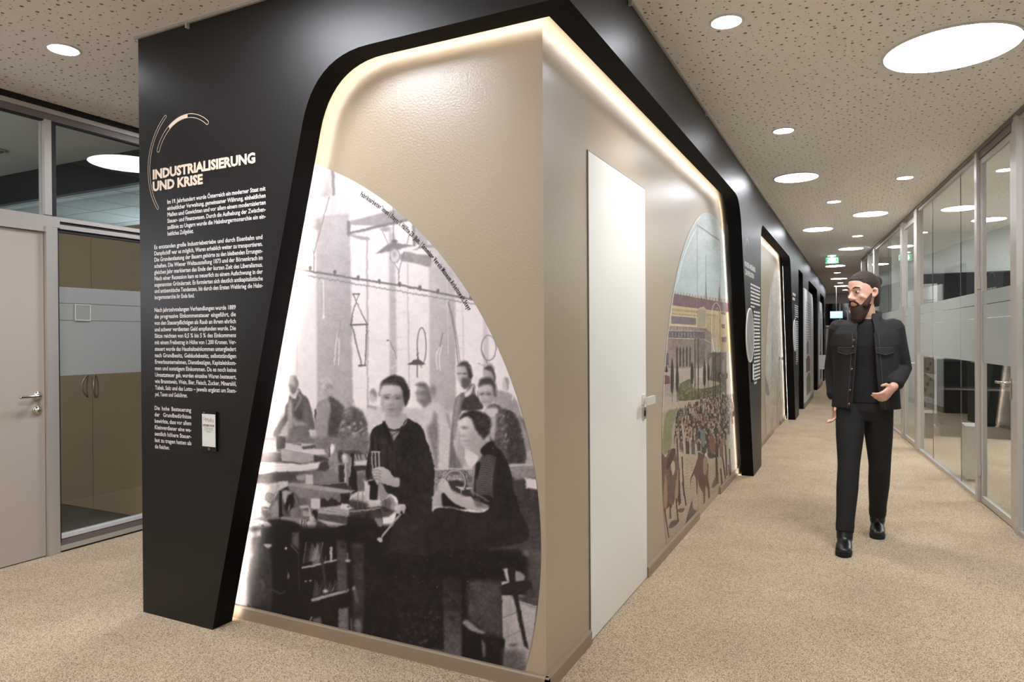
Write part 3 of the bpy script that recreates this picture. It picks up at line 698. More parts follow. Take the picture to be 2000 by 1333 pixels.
    def line(s, pts, w, g, sm=0, so=.8, a=1.0, tex=6):
        P = s.T(pts)
        if sm: P = s.smooth(P, False)
        w = w * s.fr[2]; b = s._bb(P, w + so + 1)
        if not b: return
        s._put(b, np.clip(.5 - (s._seg(b[4], b[5], P, False) - w / 2) / (2 * so), 0, 1) * a, g, tex, None)
    def ring(s, cx, cy, rx, ry, w, g, a=1.0, a0=0, a1=360):
        s.line([(cx + rx * math.cos(math.radians(t)), cy + ry * math.sin(math.radians(t))) for t in np.linspace(a0, a1, 28)], w, g, a=a)
    def specks(s, x0, x1, y0, y1, n, g, r=1.2, a=.7, dark=None):
        for _ in range(n):
            c = g if hasattr(g, '__len__') else g + s.rs.uniform(-25, 25)
            s.ell(s.rs.uniform(x0, x1), s.rs.uniform(y0, y1), s.rs.uniform(.5, 1.3) * r, s.rs.uniform(.5, 1.6) * r, c, s.rs.uniform(0, 180), so=.6, a=a, tex=0)

def _organic(s, v, k):
    h, w = s.h, s.w; Y, X = np.mgrid[0:h, 0:w]
    n1 = s.n; n2 = np.roll(s.n, (37, 61), (0, 1))
    sm = lambda a: (a + np.roll(a, 1, 0) + np.roll(a, -1, 0) + np.roll(a, 1, 1) + np.roll(a, -1, 1)) / 5
    dx = (sm(sm(n1)) * k * 4).round().astype(int); dy = (sm(sm(n2)) * k * 4).round().astype(int)
    v = v[np.clip(Y + dy, 0, h - 1), np.clip(X + dx, 0, w - 1)]
    return v
Ink.organic = _organic
def factory_ink():
    I = Ink(440, 310, 640, 1030); I.im[:] = 226; I.im += I.n[..., None] * 6
    p, e, l, F, rg = I.poly, I.ell, I.line, I.F, I.ring
    # --- hall, upper part
    F(460, 320, .3)
    p([(480, -40), (640, 30), (650, 210), (470, 255), (440, 150)], 188, 0, 4, tex=16, sh=(30, -30))
    p([(610, 20), (745, 60), (735, 400), (610, 400)], 206, 0, 5, tex=14)
    p([(745, 60), (1070, 290), (740, 385)], 236, 0, 4)
    p([(525, 340), (745, 330), (765, 1500), (765, 2250), (535, 2250)], 178, 0, 2.5, tex=16, sh=(-18, -14))
    p([(735, 375), (1060, 292), (1150, 350), (1130, 372), (900, 420), (740, 470)], 168, 0, 2.5, tex=14)
    p([(755, 400), (900, 405), (745, 450)], 232, 0, 2)
    p([(1060, 290), (1165, 350), (1260, 480), (1250, 540), (1165, 520), (1150, 370)], 178, 0, 2.5, tex=12)
    p([(1255, 500), (1340, 560), (1430, 690), (1440, 2000), (1268, 2000), (1262, 900)], 184, 0, 2.5, tex=16, sh=(-14, -26))
    p([(1000, 430), (1040, 460), (1052, 1440), (1005, 1440)], 188, 0, 2.5, tex=12)
    p([(1420, 690), (1490, 780), (1560, 880), (1440, 880)], 196, 0, 3, tex=16)
    l([(735, 455), (1150, 358)], 15, 136, so=1.6); l([(738, 378), (738, 462)], 20, 138, so=1.4); l([(1160, 360), (1165, 528)], 16, 146, so=1.4)
    l([(632, 20), (640, 200)], 20, 150, so=1.5); l([(612, 215), (512, 585)], 6, 140, so=1); l([(450, 415), (512, 585), (512, 695)], 6, 146, so=1)
    l([(470, 248), (612, 210)], 6, 216); l([(730, 90), (740, 370)], 4, 206); l([(1028, 262), (1030, 500)], 6, 140, so=.9)
    p([(445, 350), (545, 360), (552, 430), (495, 425), (455, 395)], 158, 1, 2.5)
    p([(750, 462), (860, 480), (866, 500), (840, 500), (800, 490), (752, 472)], 168, 1, 2); l([(858, 480), (868, 2250)], 9, 172, so=1.6)
    l([(1122, 655), (1130, 1500)], 6, 186, so=1.4); l([(398, 690), (402, 1700)], 8, 204, so=2); l([(290, 1200), (292, 1700)], 5, 210, so=2)
    l([(1480, 900), (1490, 1500)], 6, 200, so=1.5); p([(1615, 980), (1650, 1000), (1650, 1400), (1615, 1400)], 200, 0, 2.5)
    l([(1380, 760), (1385, 1240)], 5, 208)
    for y in (1150, 1220, 1380, 1460): l([(260, y), (400, y - 4)], 4, 206, so=1.4); l([(770, y), (1000, y + 6)], 4, 216, so=2, a=.7); l([(1055, y - 250), (1125, y - 250)], 5, 208, so=2, a=.7); l([(1440, y - 260), (1500, y - 258)], 4, 206, so=1.4)
    p([(915, 585), (985, 530), (1030, 508), (1070, 520), (1165, 530), (1100, 548), (1010, 572)], 140, 0, 1.6); e(1035, 505, 18, 12, 128)
    p([(1070, 600), (1110, 573), (1190, 590), (1268, 602), (1268, 672), (1180, 650), (1090, 635)], 158, 1, 2, tex=26)
    e(1040, 600, 32, 46, 204, so=1.2); rg(1040, 600, 30, 44, 5, 150); e(1036, 590, 12, 20, 170, so=2)
    p([(1155, 565), (1230, 530), (1330, 540), (1210, 552)], 160, 1, 1.6)
    l([(1040, 650), (1065, 700), (1100, 575)], 5, 140); l([(1065, 700), (1066, 780)], 6, 136); l([(950, 425), (995, 522)], 5, 160); l([(1135, 450), (1118, 520)], 5, 150)
    e(980, 425, 36, 15, 168, so=2)
    l([(380, 683), (700, 735), (1100, 798), (1570, 890)], 13, 128, so=1); l([(390, 715), (1000, 820), (1590, 920)], 5, 150, so=1)
    for i in range(70): x = 395 + i * 17; e(x, 716 + (x - 395) * .171 + (4 if i % 2 else -3), 5, 4, 128, a=.6, so=.8)
    for x, y in ((487, 678), (648, 706), (800, 737), (940, 764), (1072, 782), (1202, 807), (1320, 829), (1535, 867)): e(x, y, 10, 12, 112); l([(x, y), (x, y + 18)], 8, 120)
    l([(767, 850), (835, 1000)], 6, 124); l([(806, 848), (762, 980)], 6, 124); l([(765, 850), (808, 848)], 9, 116); l([(762, 980), (752, 1050)], 7, 120); l([(835, 998), (860, 1048)], 7, 120)
    l([(750, 1050), (862, 1047)], 10, 106); l([(757, 1055), (805, 1240), (825, 1310)], 8, 120); l([(855, 1050), (848, 1310)], 8, 120); l([(805, 1314), (852, 1314)], 10, 104)
    l([(573, 760), (577, 1000)], 6, 226); e(577, 1000, 7, 8, 236); l([(686, 1030), (660, 1140), (642, 1310)], 6, 224, 1); l([(668, 1120), (676, 1180), (672, 1312)], 6, 222, 1); l([(686, 1030), (668, 1130)], 10, 160)
    rg(1213, 1190, 29, 122, 7, 128); l([(1185, 1220), (1184, 1390)], 7, 120); l([(1195, 1300), (1215, 1330)], 5, 140)
    l([(1350, 1105), (1330, 1190)], 9, 150); l([(1330, 1190), (1308, 1260), (1316, 1340)], 5, 232, 1); l([(1345, 1180), (1328, 1260), (1334, 1344)], 5, 232, 1)
    l([(1388, 900), (1430, 1110), (1450, 1300)], 7, 138, 1); l([(1408, 960), (1442, 1120), (1462, 1290)], 5, 150, 1)
    rg(1650, 1200, 48, 82, 7, 144); l([(1600, 1210), (1640, 1300)], 6, 150); l([(1580, 1300), (1640, 1320)], 5, 160); l([(985, 1152), (1000, 1150)], 8, 120)
    l([(995, 1190), (1030, 1230), (1058, 1290), (1020, 1335)], 5, 214, 1); l([(1010, 1160), (1050, 1270)], 5, 140)
    # --- bench level behind the people
    F(460, 680, .3)
    p([(150, 400), (1300, 400), (1500, 420), (1900, 500), (2000, 700), (2000, 780), (150, 780)], 186, 0, 6, tex=26, sh=(0, -40))
    l([(210, 412), (520, 408)], 10, 216, so=2); p([(180, 430), (350, 440), (300, 600), (180, 600)], 170, 0, 6)
    # hanging lamp
    p([(1116, 108), (1160, 78), (1180, 70), (1205, 80), (1238, 106), (1180, 112)], 100, 0, 1.1); l([(1184, 0), (1184, 72)], 6, 112)
    F(480, 680, .15)      # left men
    p([(570, 380), (610, 350), (655, 365), (685, 440), (690, 480), (660, 560), (620, 600), (580, 560), (560, 480)], 168, tex=18, sh=(-40, -20))
    p([(575, 480), (640, 500), (660, 570), (620, 610), (590, 580)], 108, a=.7, so=3); p([(640, 380), (685, 440), (665, 540), (650, 470)], 110, so=3, a=.7)
    p([(560, 700), (575, 620), (650, 660), (690, 530), (740, 600), (810, 660), (850, 780), (890, 960), (900, 1060), (830, 1080), (850, 1230), (580, 1240), (590, 1000), (545, 950), (400, 1160), (370, 1100), (500, 900), (520, 760)], 104, 1, 1.5, tex=34)
    p([(560, 720), (600, 690), (620, 960), (600, 1230), (560, 1230), (545, 950)], 158, 1, 3, tex=24); p([(640, 900), (760, 960), (800, 1000), (650, 1010), (600, 960)], 150, 1, 3)
    p([(640, 760), (720, 700), (760, 900), (700, 950), (640, 880)], 72, 1, 5, a=.8); l([(585, 600), (620, 640), (690, 560)], 24, 190, 1, so=2); l([(690, 600), (720, 660), (650, 800)], 22, 150, 1, so=3)
    p([(400, 1160), (370, 1100), (500, 900), (540, 940), (460, 1100)], 92, 1, 2.5, tex=24); p([(590, 1050), (780, 1080), (830, 1230), (590, 1230)], 118, 1, 4, tex=24)
    e(1050, 500, 95, 125, 186, so=3, tex=60); e(1090, 530, 60, 90, 148, so=5, a=.6, tex=90)
    p([(920, 800), (960, 700), (1100, 640), (1220, 700), (1300, 800), (1310, 900), (1230, 1000), (1200, 1200), (1080, 1230), (960, 1210), (900, 1000)], 150, 1, 2, tex=34)
    p([(1090, 640), (1220, 700), (1310, 820), (1300, 900), (1220, 1000), (1190, 1200), (1070, 1210), (1080, 960), (1110, 800)], 88, 1, 3, tex=30); p([(905, 800), (925, 830), (915, 940), (905, 900)], 70)
    for x in range(930, 1070, 22): l([(x + 30, 720), (x, 960), (x + 10, 1180)], 8, 174, 1, so=2, a=.5)
    e(1370, 700, 45, 60, 160, so=3, tex=60); p([(1290, 800), (1400, 760), (1520, 830), (1590, 1000), (1560, 1200), (1250, 1220), (1210, 1080), (1260, 960)], 122, 1, 3, tex=80)
    p([(1380, 800), (1500, 840), (1580, 1000), (1540, 1120), (1440, 1080), (1400, 940)], 92, 1, 4, tex=50)
    for _ in range(26): e(I.rs.uniform(1240, 1560), I.rs.uniform(950, 1210), I.rs.uniform(8, 24), I.rs.uniform(10, 40), I.rs.choice([78, 176, 200, 98]), I.rs.uniform(0, 60), so=2, a=.7)
    e(1665, 630, 50, 85, 186, so=2.5); p([(1620, 580), (1665, 535), (1715, 590), (1700, 640), (1640, 590)], 142, 1, 2.5)
    p([(1560, 860), (1620, 770), (1700, 750), (1800, 790), (1850, 900), (1800, 1060), (1680, 1080), (1620, 1180), (1600, 1000)], 204, 1, 3, tex=22); l([(1600, 760), (1690, 785)], 26, 150, so=3)
    F(760, 680, .15)      # right men
    e(440, 600, 88, 150, 160, so=2.5, sh=(-50, -20)); p([(350, 480), (430, 450), (500, 490), (540, 600), (540, 700), (500, 660), (480, 540)], 116, 1, 3.5); p([(430, 680), (540, 680), (520, 760), (450, 780)], 120, 1, 3.5, a=.8)
    e(395, 590, 34, 18, 120, so=4, a=.8); e(470, 590, 34, 20, 104, so=4, a=.8); e(430, 690, 40, 14, 120, so=4, a=.7); e(480, 640, 40, 80, 116, so=7, a=.6); e(570, 560, 40, 70, 146, so=3)
    p([(200, 800), (400, 800), (470, 780), (600, 700), (700, 760), (760, 900), (800, 1060), (820, 1333), (840, 1600), (800, 1750), (640, 1760), (650, 1333), (560, 1200), (420, 1000), (240, 900)], 196, 1, 3, tex=20)
    p([(600, 820), (640, 1000), (640, 1333), (620, 1600), (560, 1300), (500, 1060), (560, 960)], 128, 1, 4, tex=34, a=.9); p([(740, 860), (800, 1060), (780, 900)], 150, 1, 3)
    l([(470, 560), (500, 600)], 20, 110, so=3, a=.5)
    p([(870, 250), (920, 210), (990, 175), (1050, 210), (1080, 330), (1060, 470), (1010, 530), (960, 520), (900, 420), (880, 330)], 172, 1, 2, sh=(-70, -20))
    p([(900, 235), (930, 190), (990, 173), (1045, 205), (1080, 320), (1070, 400), (1030, 380), (1000, 250), (940, 235)], 76, 1, 3, tex=40); p([(950, 400), (1040, 400), (1060, 470), (1010, 530), (960, 500)], 96, 1, 3); e(915, 335, 18, 8, 100, so=1.6); e(985, 335, 18, 9, 84, so=1.6)
    p([(860, 680), (930, 600), (1000, 570), (1060, 480), (1110, 480), (1130, 600), (1200, 700), (1210, 790), (960, 820), (880, 1000), (850, 1300), (960, 1600), (820, 1750), (780, 1700), (800, 1200), (830, 900)], 116, 1, 1.8, tex=28)
    p([(1000, 640), (1120, 620), (1210, 740), (1200, 800), (950, 800)], 70, 1, 2.5, tex=26); p([(990, 590), (1050, 540), (1100, 480), (1060, 600), (1000, 640)], 214, 1, 2); p([(860, 700), (930, 640), (900, 900), (860, 1200), (830, 1000)], 156, 1, 3, tex=20)
    for x in (870, 905, 940): l([(x + 60, 1050), (x, 1750)], 16, 148, so=2.5, a=.7)
    e(1300, 310, 78, 110, 168, so=2, sh=(-70, 0)); p([(1240, 270), (1290, 232), (1350, 262), (1390, 380), (1370, 440), (1340, 320)], 90, 1, 2)
    p([(1400, 560), (1480, 560), (1600, 610), (1680, 720), (1740, 900), (1790, 1000), (1830, 1200), (1850, 1333), (1700, 1333), (1620, 900), (1380, 720)], 158, 1, 2.5, tex=24, sh=(0, -20))
    e(1520, 480, 42, 90, 200, so=2.5); p([(1510, 395), (1545, 400), (1562, 470), (1545, 550), (1530, 460)], 152, 1, 2.5); l([(1645, 540), (1605, 670)], 14, 224, so=1.6)
    p([(1700, 900), (1790, 980), (1830, 1130), (1800, 1110), (1740, 1000)], 120, 1, 3)
    p([(1170, 500), (1220, 470), (1330, 480), (1385, 560), (1370, 680), (1320, 770), (1270, 780), (1190, 700), (1160, 590)], 186, 1, 2, sh=(-36, -20))
    p([(1165, 500), (1190, 410), (1280, 385), (1360, 410), (1400, 520), (1400, 620), (1370, 620), (1340, 500), (1260, 480), (1190, 500)], 78, 1, 3.2, tex=40); e(1210, 600, 30, 20, 128, so=4, a=.8); e(1300, 598, 30, 20, 120, so=4, a=.8); e(1212, 604, 14, 7, 80, so=2); e(1300, 602, 14, 7, 80, so=2); e(1258, 702, 32, 8, 110, so=3, a=.7); e(1240, 664, 20, 10, 140, so=3, a=.6); e(1340, 660, 30, 70, 130, so=7, a=.5)
    p([(1160, 640), (1175, 690), (1150, 560)], 90)
    p([(1280, 780), (1380, 730), (1520, 800), (1620, 840), (1700, 1000), (1760, 1250), (1775, 1450), (1690, 1700), (1480, 1600), (1330, 1300), (1300, 1000), (1240, 860)], 92, 1, 1.8, tex=60)
    p([(1230, 800), (1350, 780), (1420, 800), (1400, 880), (1340, 920), (1260, 860)], 196, 1, 2.5); p([(1330, 920), (1400, 920), (1370, 1200), (1300, 1100)], 168, 1, 3, tex=30)
    p([(1520, 900), (1660, 900), (1750, 1240), (1770, 1450), (1700, 1660), (1560, 1500)], 62, 1, 5, a=.8, tex=40)
    for _ in range(40): e(I.rs.uniform(1400, 1560), I.rs.uniform(850, 1333), I.rs.uniform(5, 16), I.rs.uniform(8, 26), I.rs.choice([70, 150, 170]), 20, so=1.6, a=.5)
    # bench things in front of the back row
    p([(560, 1750), (600, 1600), (780, 1700), (1100, 1720), (1100, 1800), (1540, 1700), (1900, 1740), (1950, 1900), (1950, 2100), (560, 2100)], 150, 0, 3, tex=60)
    for _ in range(70): x = I.rs.uniform(600, 1100); y = I.rs.uniform(1780, 1930); rg(x, y, 16, 16, 6, I.rs.choice([90, 180, 200]), a=.8)
    # --- left benches
    F(460, 860, .15)
    p([(200, -30), (560, -30), (1750, -60), (1750, 1400), (-200, 1400)], 124, 0, 5, tex=50)
    p([(330, 0), (540, 0), (540, 150), (330, 180)], 176, 0, 2, tex=20); p([(535, -60), (655, -40), (650, 110), (535, 120)], 78, 0, 1.5); p([(455, 90), (530, 90), (530, 150), (460, 150)], 216, 0, 1.5)
    p([(650, 40), (860, 40), (1050, 60), (860, 125), (650, 120)], 192, 0, 1.5, tex=14); p([(865, 85), (1050, 62), (1055, 105), (865, 128)], 92, 0, 1.5); p([(740, 45), (860, 50), (850, 70)], 96, 0, 1.5)
    p([(340, 175), (440, 150), (580, 155), (605, 200), (600, 300), (340, 300)], 116, 0, 2, tex=20, sh=(-50, -40)); l([(340, 165), (440, 148), (580, 160)], 10, 190, 1)
    p([(590, 120), (1025, 190), (1025, 280), (850, 300), (600, 270)], 168, 0, 1.5, tex=22, sh=(-20, 0)); p([(600, 110), (1150, 120), (1190, 190), (1025, 195)], 206, 0, 2); p([(1025, 195), (1150, 220), (1230, 260), (1025, 290)], 70, 0, 1.8)
    l([(600, 285), (850, 312)], 12, 70); p([(290, 295), (600, 300), (860, 320), (1110, 290), (1080, 370), (850, 410), (500, 425), (260, 450)], 216, 0, 2, tex=12, sh=(-20, -20))
    l([(300, 350), (700, 330)], 5, 180); p([(1110, 300), (1180, 270), (1220, 300), (1200, 420), (1030, 440), (1080, 370)], 70, 1, 2, tex=20)
    p([(260, 452), (500, 425), (850, 410), (1200, 400), (1350, 470), (1350, 560), (700, 560), (420, 560), (240, 560)], 112, 0, 2, tex=34, sh=(30, 20)); p([(420, 450), (800, 440), (790, 520), (640, 560), (430, 540)], 72, 1, 5, a=.8)
    p([(915, 450), (1010, 450), (1015, 575), (915, 575)], 190, 0, 1.6); p([(790, 460), (905, 460), (890, 520), (820, 520)], 160, 1, 2); p([(1190, 400), (1260, 400), (1345, 460), (1340, 560), (1130, 570)], 128, 1, 2, tex=20)
    # rear vice and bottle
    p([(1300, 300), (1360, 310), (1350, 440), (1290, 400)], 150, 0, 1.8); p([(1350, 330), (1420, 330), (1430, 560), (1350, 560)], 52, 0, 2); l([(1435, 310), (1440, 560)], 22, 178)
    p([(1540, 330), (1700, 330), (1700, 400), (1560, 410)], 62, 0, 1.6); l([(1560, 420), (1700, 398)], 10, 150); p([(1390, 140), (1600, 130), (1680, 190), (1480, 200)], 78, 0, 2, tex=30); p([(1560, 280), (1720, 260), (1710, 330), (1560, 330)], 204, 0, 2)
    p([(1210, 90), (1300, 60), (1310, 160), (1360, 190), (1350, 270), (1230, 260)], 150, 1, 2, tex=30); p([(1250, 60), (1290, 90), (1280, 160), (1240, 180)], 224, 1, 1.5); p([(1340, 150), (1400, 160), (1400, 290), (1345, 270)], 70, 1, 2)
    p([(1400, 195), (1460, 200), (1470, 290), (1400, 290)], 182, 1, 2, sh=(-40, 0)); e(1425, 225, 20, 20, 214); l([(1230, 90), (1225, 220)], 12, 56)
    for x in range(1560, 1720, 22): l([(x, 190), (x + 14, 250)], 7, I.rs.choice([60, 190]))
    p([(1505, 190), (1545, 190), (1545, 330), (1590, 470), (1590, 680), (1500, 680), (1480, 520), (1510, 360)], 38, 1, 1.3, tex=6); l([(1512, 230), (1505, 360), (1490, 480)], 12, 176, 1, so=1, a=.8); l([(1500, 600), (1505, 660)], 5, 150)
    p([(1590, 450), (1700, 470), (1690, 640), (1600, 650)], 108, 1, 2, tex=24)
    # long trays
    p([(1020, 580), (1440, 550), (1500, 640), (1440, 650)], 62, 0, 1.8); l([(1090, 580), (1440, 552)], 6, 180)
    p([(700, 560), (860, 560), (1560, 665), (1480, 700), (950, 630), (700, 600)], 158, 0, 1.5, tex=20); p([(700, 600), (960, 640), (1370, 690), (1370, 830), (1250, 850), (810, 740), (720, 700)], 128, 0, 1.5, tex=26, sh=(-20, 0)); p([(1370, 700), (1490, 690), (1495, 850), (1370, 840)], 44, 0, 1.5)
    p([(800, 745), (940, 760), (930, 860), (830, 830)], 108, 0, 2, tex=24); p([(985, 755), (1110, 765), (1105, 900), (985, 890)], 200, 0, 1.4, tex=10); p([(985, 890), (1100, 905), (1080, 920), (990, 905)], 120, 0, 1.2); p([(1110, 760), (1260, 750), (1380, 830), (1370, 870), (1110, 880)], 50, 0, 2)
    p([(1130, 740), (1240, 745), (1200, 800), (1180, 770)], 130, 0, 1.5)
    p([(1090, 880), (1400, 850), (1620, 900), (1880, 890), (1450, 985), (1080, 945)], 176, 0, 1.6, tex=40, sh=(10, 10)); l([(1180, 920), (1450, 960)], 10, 120); l([(1250, 900), (1480, 935)], 8, 140)
    p([(1380, 830), (1460, 830), (1560, 890), (1520, 915), (1370, 890)], 206, 0, 1.4, tex=20); e(1470, 870, 14, 10, 80); e(1590, 905, 22, 14, 200)
    p([(1075, 945), (1450, 985), (1450, 1095), (1440, 1100), (1075, 1035)], 90, 0, 1.4, tex=36); l([(1075, 950), (1450, 992)], 7, 170); l([(1450, 990), (1450, 1095)], 7, 170); l([(1450, 985), (1870, 890)], 14, 128); l([(1460, 1010), (1880, 905)], 16, 44)
    p([(1450, 1010), (1900, 905), (1950, 1333), (1240, 1333), (1230, 1140), (1450, 1100)], 36, 0, 2, tex=14); p([(1075, 1035), (1440, 1100), (1235, 1145), (1120, 1080)], 184, 0, 1.5)
    # front vice (left)
    p([(260, 560), (420, 580), (500, 560), (680, 540), (700, 600), (600, 640), (540, 690), (430, 700), (380, 760), (350, 860), (330, 1000), (180, 1040), (150, 1000), (230, 640)], 178, 0, 2.5, tex=70, sh=(-10, -20))
    for y in range(590, 1020, 36): l([(230, y), (370, y + 14)], 9, 206, a=.6, so=2); l([(230, y + 16), (350, y + 26)], 6, 138, a=.6, so=2)
    p([(570, 540), (680, 545), (690, 620), (580, 650)], 196, 0, 1.6, tex=30); p([(600, 640), (690, 600), (700, 660), (620, 665)], 50, 0, 2)
    p([(430, 640), (540, 700), (500, 800), (390, 760)], 178, 0, 1.8)
    for k in range(5): l([(415 + k * 22, 680 + k * 6), (395 + k * 22, 750 + k * 10)], 9, 66)
    p([(360, 770), (470, 830), (440, 880), (350, 850)], 206, 0, 1.6); p([(350, 880), (450, 900), (450, 1000), (390, 1010), (350, 960)], 96, 1, 2, tex=30); l([(360, 900), (440, 910), (430, 950)], 9, 190)
    p([(460, 840), (560, 700), (600, 680), (740, 660), (820, 740), (850, 850), (830, 1000), (820, 1080), (700, 1070), (600, 1030), (460, 1010), (440, 950)], 100, 1, 2, tex=50, sh=(-10, -10))
    p([(480, 860), (560, 800), (570, 1000), (470, 1000)], 148, 1, 4, tex=30); p([(570, 660), (608, 660), (610, 1000), (600, 1100), (570, 1060)], 20, 0, 1.4, tex=3); e(700, 810, 66, 130, 30, 8, so=2.5); p([(610, 670), (740, 665), (690, 720), (640, 800)], 168, 1, 3)
    e(650, 800, 9, 30, 190, 10, so=1.4); e(700, 880, 7, 34, 180, 14, so=1.4); l([(770, 730), (800, 800), (806, 860)], 7, 140, 1); p([(720, 900), (820, 870), (830, 1060), (730, 1050)], 128, 1, 3, tex=40, sh=(-30, 0))
    p([(600, 1000), (830, 1020), (940, 1050), (1060, 1080), (1060, 1180), (940, 1160), (620, 1060)], 128, 1, 2, tex=20, sh=(0, -60)); 
    for x in (850, 885, 915): l([(x, 1040), (x - 4, 1120)], 12, 190, so=1.4); l([(x + 16, 1040), (x + 12, 1130)], 9, 50)
    p([(940, 1060), (1050, 1080), (1060, 1190), (1000, 1180), (940, 1120)], 176, 1, 1.6, sh=(-60, -20)); p([(1060, 1060), (1150, 1080), (1240, 1160), (1230, 1333), (1080, 1333), (1050, 1180)], 74, 1, 2, tex=30)
    e(995, 1025, 36, 42, 186, so=1.6, sh=(-60, -20)); p([(880, 925), (950, 930), (990, 970), (940, 990), (890, 985)], 170, 1, 1.4, tex=40); l([(950, 870), (975, 940), (965, 1000)], 14, 196, 1); p([(1000, 920), (1070, 930), (1060, 1040), (1030, 1000)], 36, 1, 1.5); p([(840, 860), (950, 850), (930, 880), (860, 890)], 180, 1, 1.4)
    p([(130, 1060), (300, 1040), (430, 1070), (475, 1120), (450, 1160), (300, 1160), (120, 1110)], 198, 0, 1.8, tex=26); e(360, 1125, 16, 14, 60); 
    for _ in range(10): e(I.rs.uniform(180, 330), I.rs.uniform(1065, 1100), 8, 6, 110)
    p([(430, 1040), (700, 1050), (850, 1120), (850, 1333), (450, 1333), (330, 1200), (380, 1160), (480, 1130)], 36, 1, 2.5, tex=16); p([(640, 1150), (720, 1160), (735, 1240), (690, 1240)], 96, 1, 3)
    p([(730, 1200), (840, 1220), (850, 1333), (740, 1333)], 96, 0, 3, tex=20); l([(390, 1160), (400, 1290)], 9, 196); l([(588, 1180), (592, 1280)], 6, 120); l([(1100, 1180), (1105, 1240)], 14, 130)
    # --- lower left
    F(450, 1040, .18)
    p([(-160, -20), (400, -20), (400, 1400), (-160, 1400)], 160, 0, 8, tex=16, sh=(-30, -20)); p([(250, -60), (1900, -60), (1900, 1900), (190, 1900), (200, 500), (270, 200)], 30, 0, 6, tex=22)
    p([(140, 20), (330, -20), (330, 40), (140, 80)], 206, 0, 3, tex=20); p([(90, 320), (150, 310), (178, 400), (160, 460), (60, 460)], 214, 1, 1.6, tex=24); p([(110, 230), (160, 260), (160, 300), (120, 290)], 220, 1, 2); e(235, 245, 22, 30, 186, 20, so=3)
    l([(270, 0), (260, 900)], 60, 60, so=9, a=.8); p([(270, 200), (350, 140), (460, 150), (470, 600), (440, 900), (270, 860)], 58, 0, 3, tex=34); p([(365, 130), (445, 130), (445, 160), (400, 170)], 176, 1, 1.5); p([(340, 520), (370, 560), (360, 620)], 100, 1, 3); 
    p([(450, 160), (700, 120), (745, 260), (750, 620), (640, 850), (480, 700), (460, 400)], 26, 1, 4, tex=10); l([(660, 140), (740, 230)], 8, 130); p([(670, 0), (745, 0), (745, 190), (670, 130)], 92, 0, 3, tex=30); e(605, 175, 14, 14, 190); l([(740, 240), (748, 620)], 5, 96)
    l([(455, 625), (540, 660), (590, 635)], 14, 84, 1, so=2); e(630, 480, 10, 24, 150, so=1.6); l([(625, 430), (638, 480)], 6, 140)
    p([(765, 60), (960, 40), (985, 340), (780, 395)], 24, 0, 2); p([(1010, 80), (1160, 80), (1160, 300), (1010, 330)], 26, 0, 2)
    for i in range(16): x = 790 + i * 12; l([(x, 340 - i * 4), (x + 34, 110 + (i % 5) * 22)], I.rs.uniform(3, 11), I.rs.choice([150, 180, 96]), so=1, a=.85)
    p([(880, 340), (930, 200), (950, 150), (975, 330)], 150, 1, 2.5, a=.7, tex=60); l([(1098, 170), (1095, 310)], 26, 178, so=1.5); l([(1040, 260), (1030, 320)], 9, 120)
    l([(785, 385), (980, 345)], 22, 172, so=1.4, tex=20); l([(1020, 332), (1155, 302)], 20, 170, so=1.4, tex=20)
    p([(890, 500), (1170, 460), (1170, 640), (890, 710)], 24, 0, 2)
    for i in range(15): x = 900 + i * 18; l([(x, 700 - i * 5), (x + 26, 520 + (i % 4) * 26)], I.rs.uniform(3, 10), I.rs.choice([150, 176, 90]), so=1, a=.8)
    l([(895, 735), (1080, 685), (1270, 635)], 34, 160, so=1.6, tex=24); l([(970, 120), (1010, 380), (1040, 630)], 22, 70, so=2); e(1035, 640, 28, 20, 186, so=1.6); e(820, 535, 10, 8, 190); e(870, 530, 12, 9, 180)
    p([(1155, 80), (1260, 100), (1270, 640), (1165, 640)], 78, 0, 2.5, tex=44, sh=(0, 30)); p([(1170, 830), (1280, 820), (1285, 1200), (1175, 1180)], 118, 0, 2.5, tex=50); p([(1320, 120), (1450, 120), (1460, 640), (1440, 1100), (1320, 1100), (1340, 640)], 62, 0, 4, tex=44)
    e(1278, 310, 26, 16, 190, so=1.6); l([(1270, 230), (1280, 300)], 14, 130, so=2); e(1342, 612, 16, 22, 160, so=2); l([(1350, 640), (1380, 760)], 22, 110, so=4); p([(1360, 960), (1420, 980), (1420, 1110), (1370, 1100)], 112, 1, 3, tex=40); l([(1310, 940), (1315, 1090)], 12, 124, so=2)
    p([(900, 940), (980, 920), (1000, 1030), (900, 1010)], 104, 0, 2.5, tex=20); l([(850, 990), (885, 920)], 12, 150); l([(190, 790), (215, 830)], 8, 40); l([(215, 790), (250, 840)], 8, 130); l([(1490, 580), (1580, 550)], 18, 130, so=1.6); l([(1570, 370), (1572, 430)], 9, 160); l([(1580, 730), (1582, 800)], 14, 170, so=1.5); l([(1575, 440), (1578, 550)], 5, 110)
    # --- lower right
    F(760, 1040, .22)
    p([(-200, -60), (1600, -60), (1600, 1700), (-200, 1700)], 32, 0, 6, tex=26)
    p([(460, 90), (1000, 110), (990, 150), (470, 130)], 54, 1, 4, tex=30); p([(470, 330), (1000, 340), (1000, 400), (640, 400)], 26, 1, 3)
    p([(475, 420), (640, 420), (650, 1150), (490, 1130)], 70, 0, 2.5, tex=46, sh=(0, 60)); p([(700, 430), (1000, 440), (1005, 930), (860, 900), (720, 800), (690, 600)], 78, 0, 6, tex=46)
    p([(655, 800), (700, 785), (780, 850), (850, 890), (800, 900), (690, 850)], 150, 1, 2.5, tex=30); p([(820, 960), (855, 1000), (850, 1110), (820, 1040)], 110, 1, 3); p([(670, 980), (800, 960), (820, 1100), (800, 1180), (670, 1120)], 24, 1, 3)
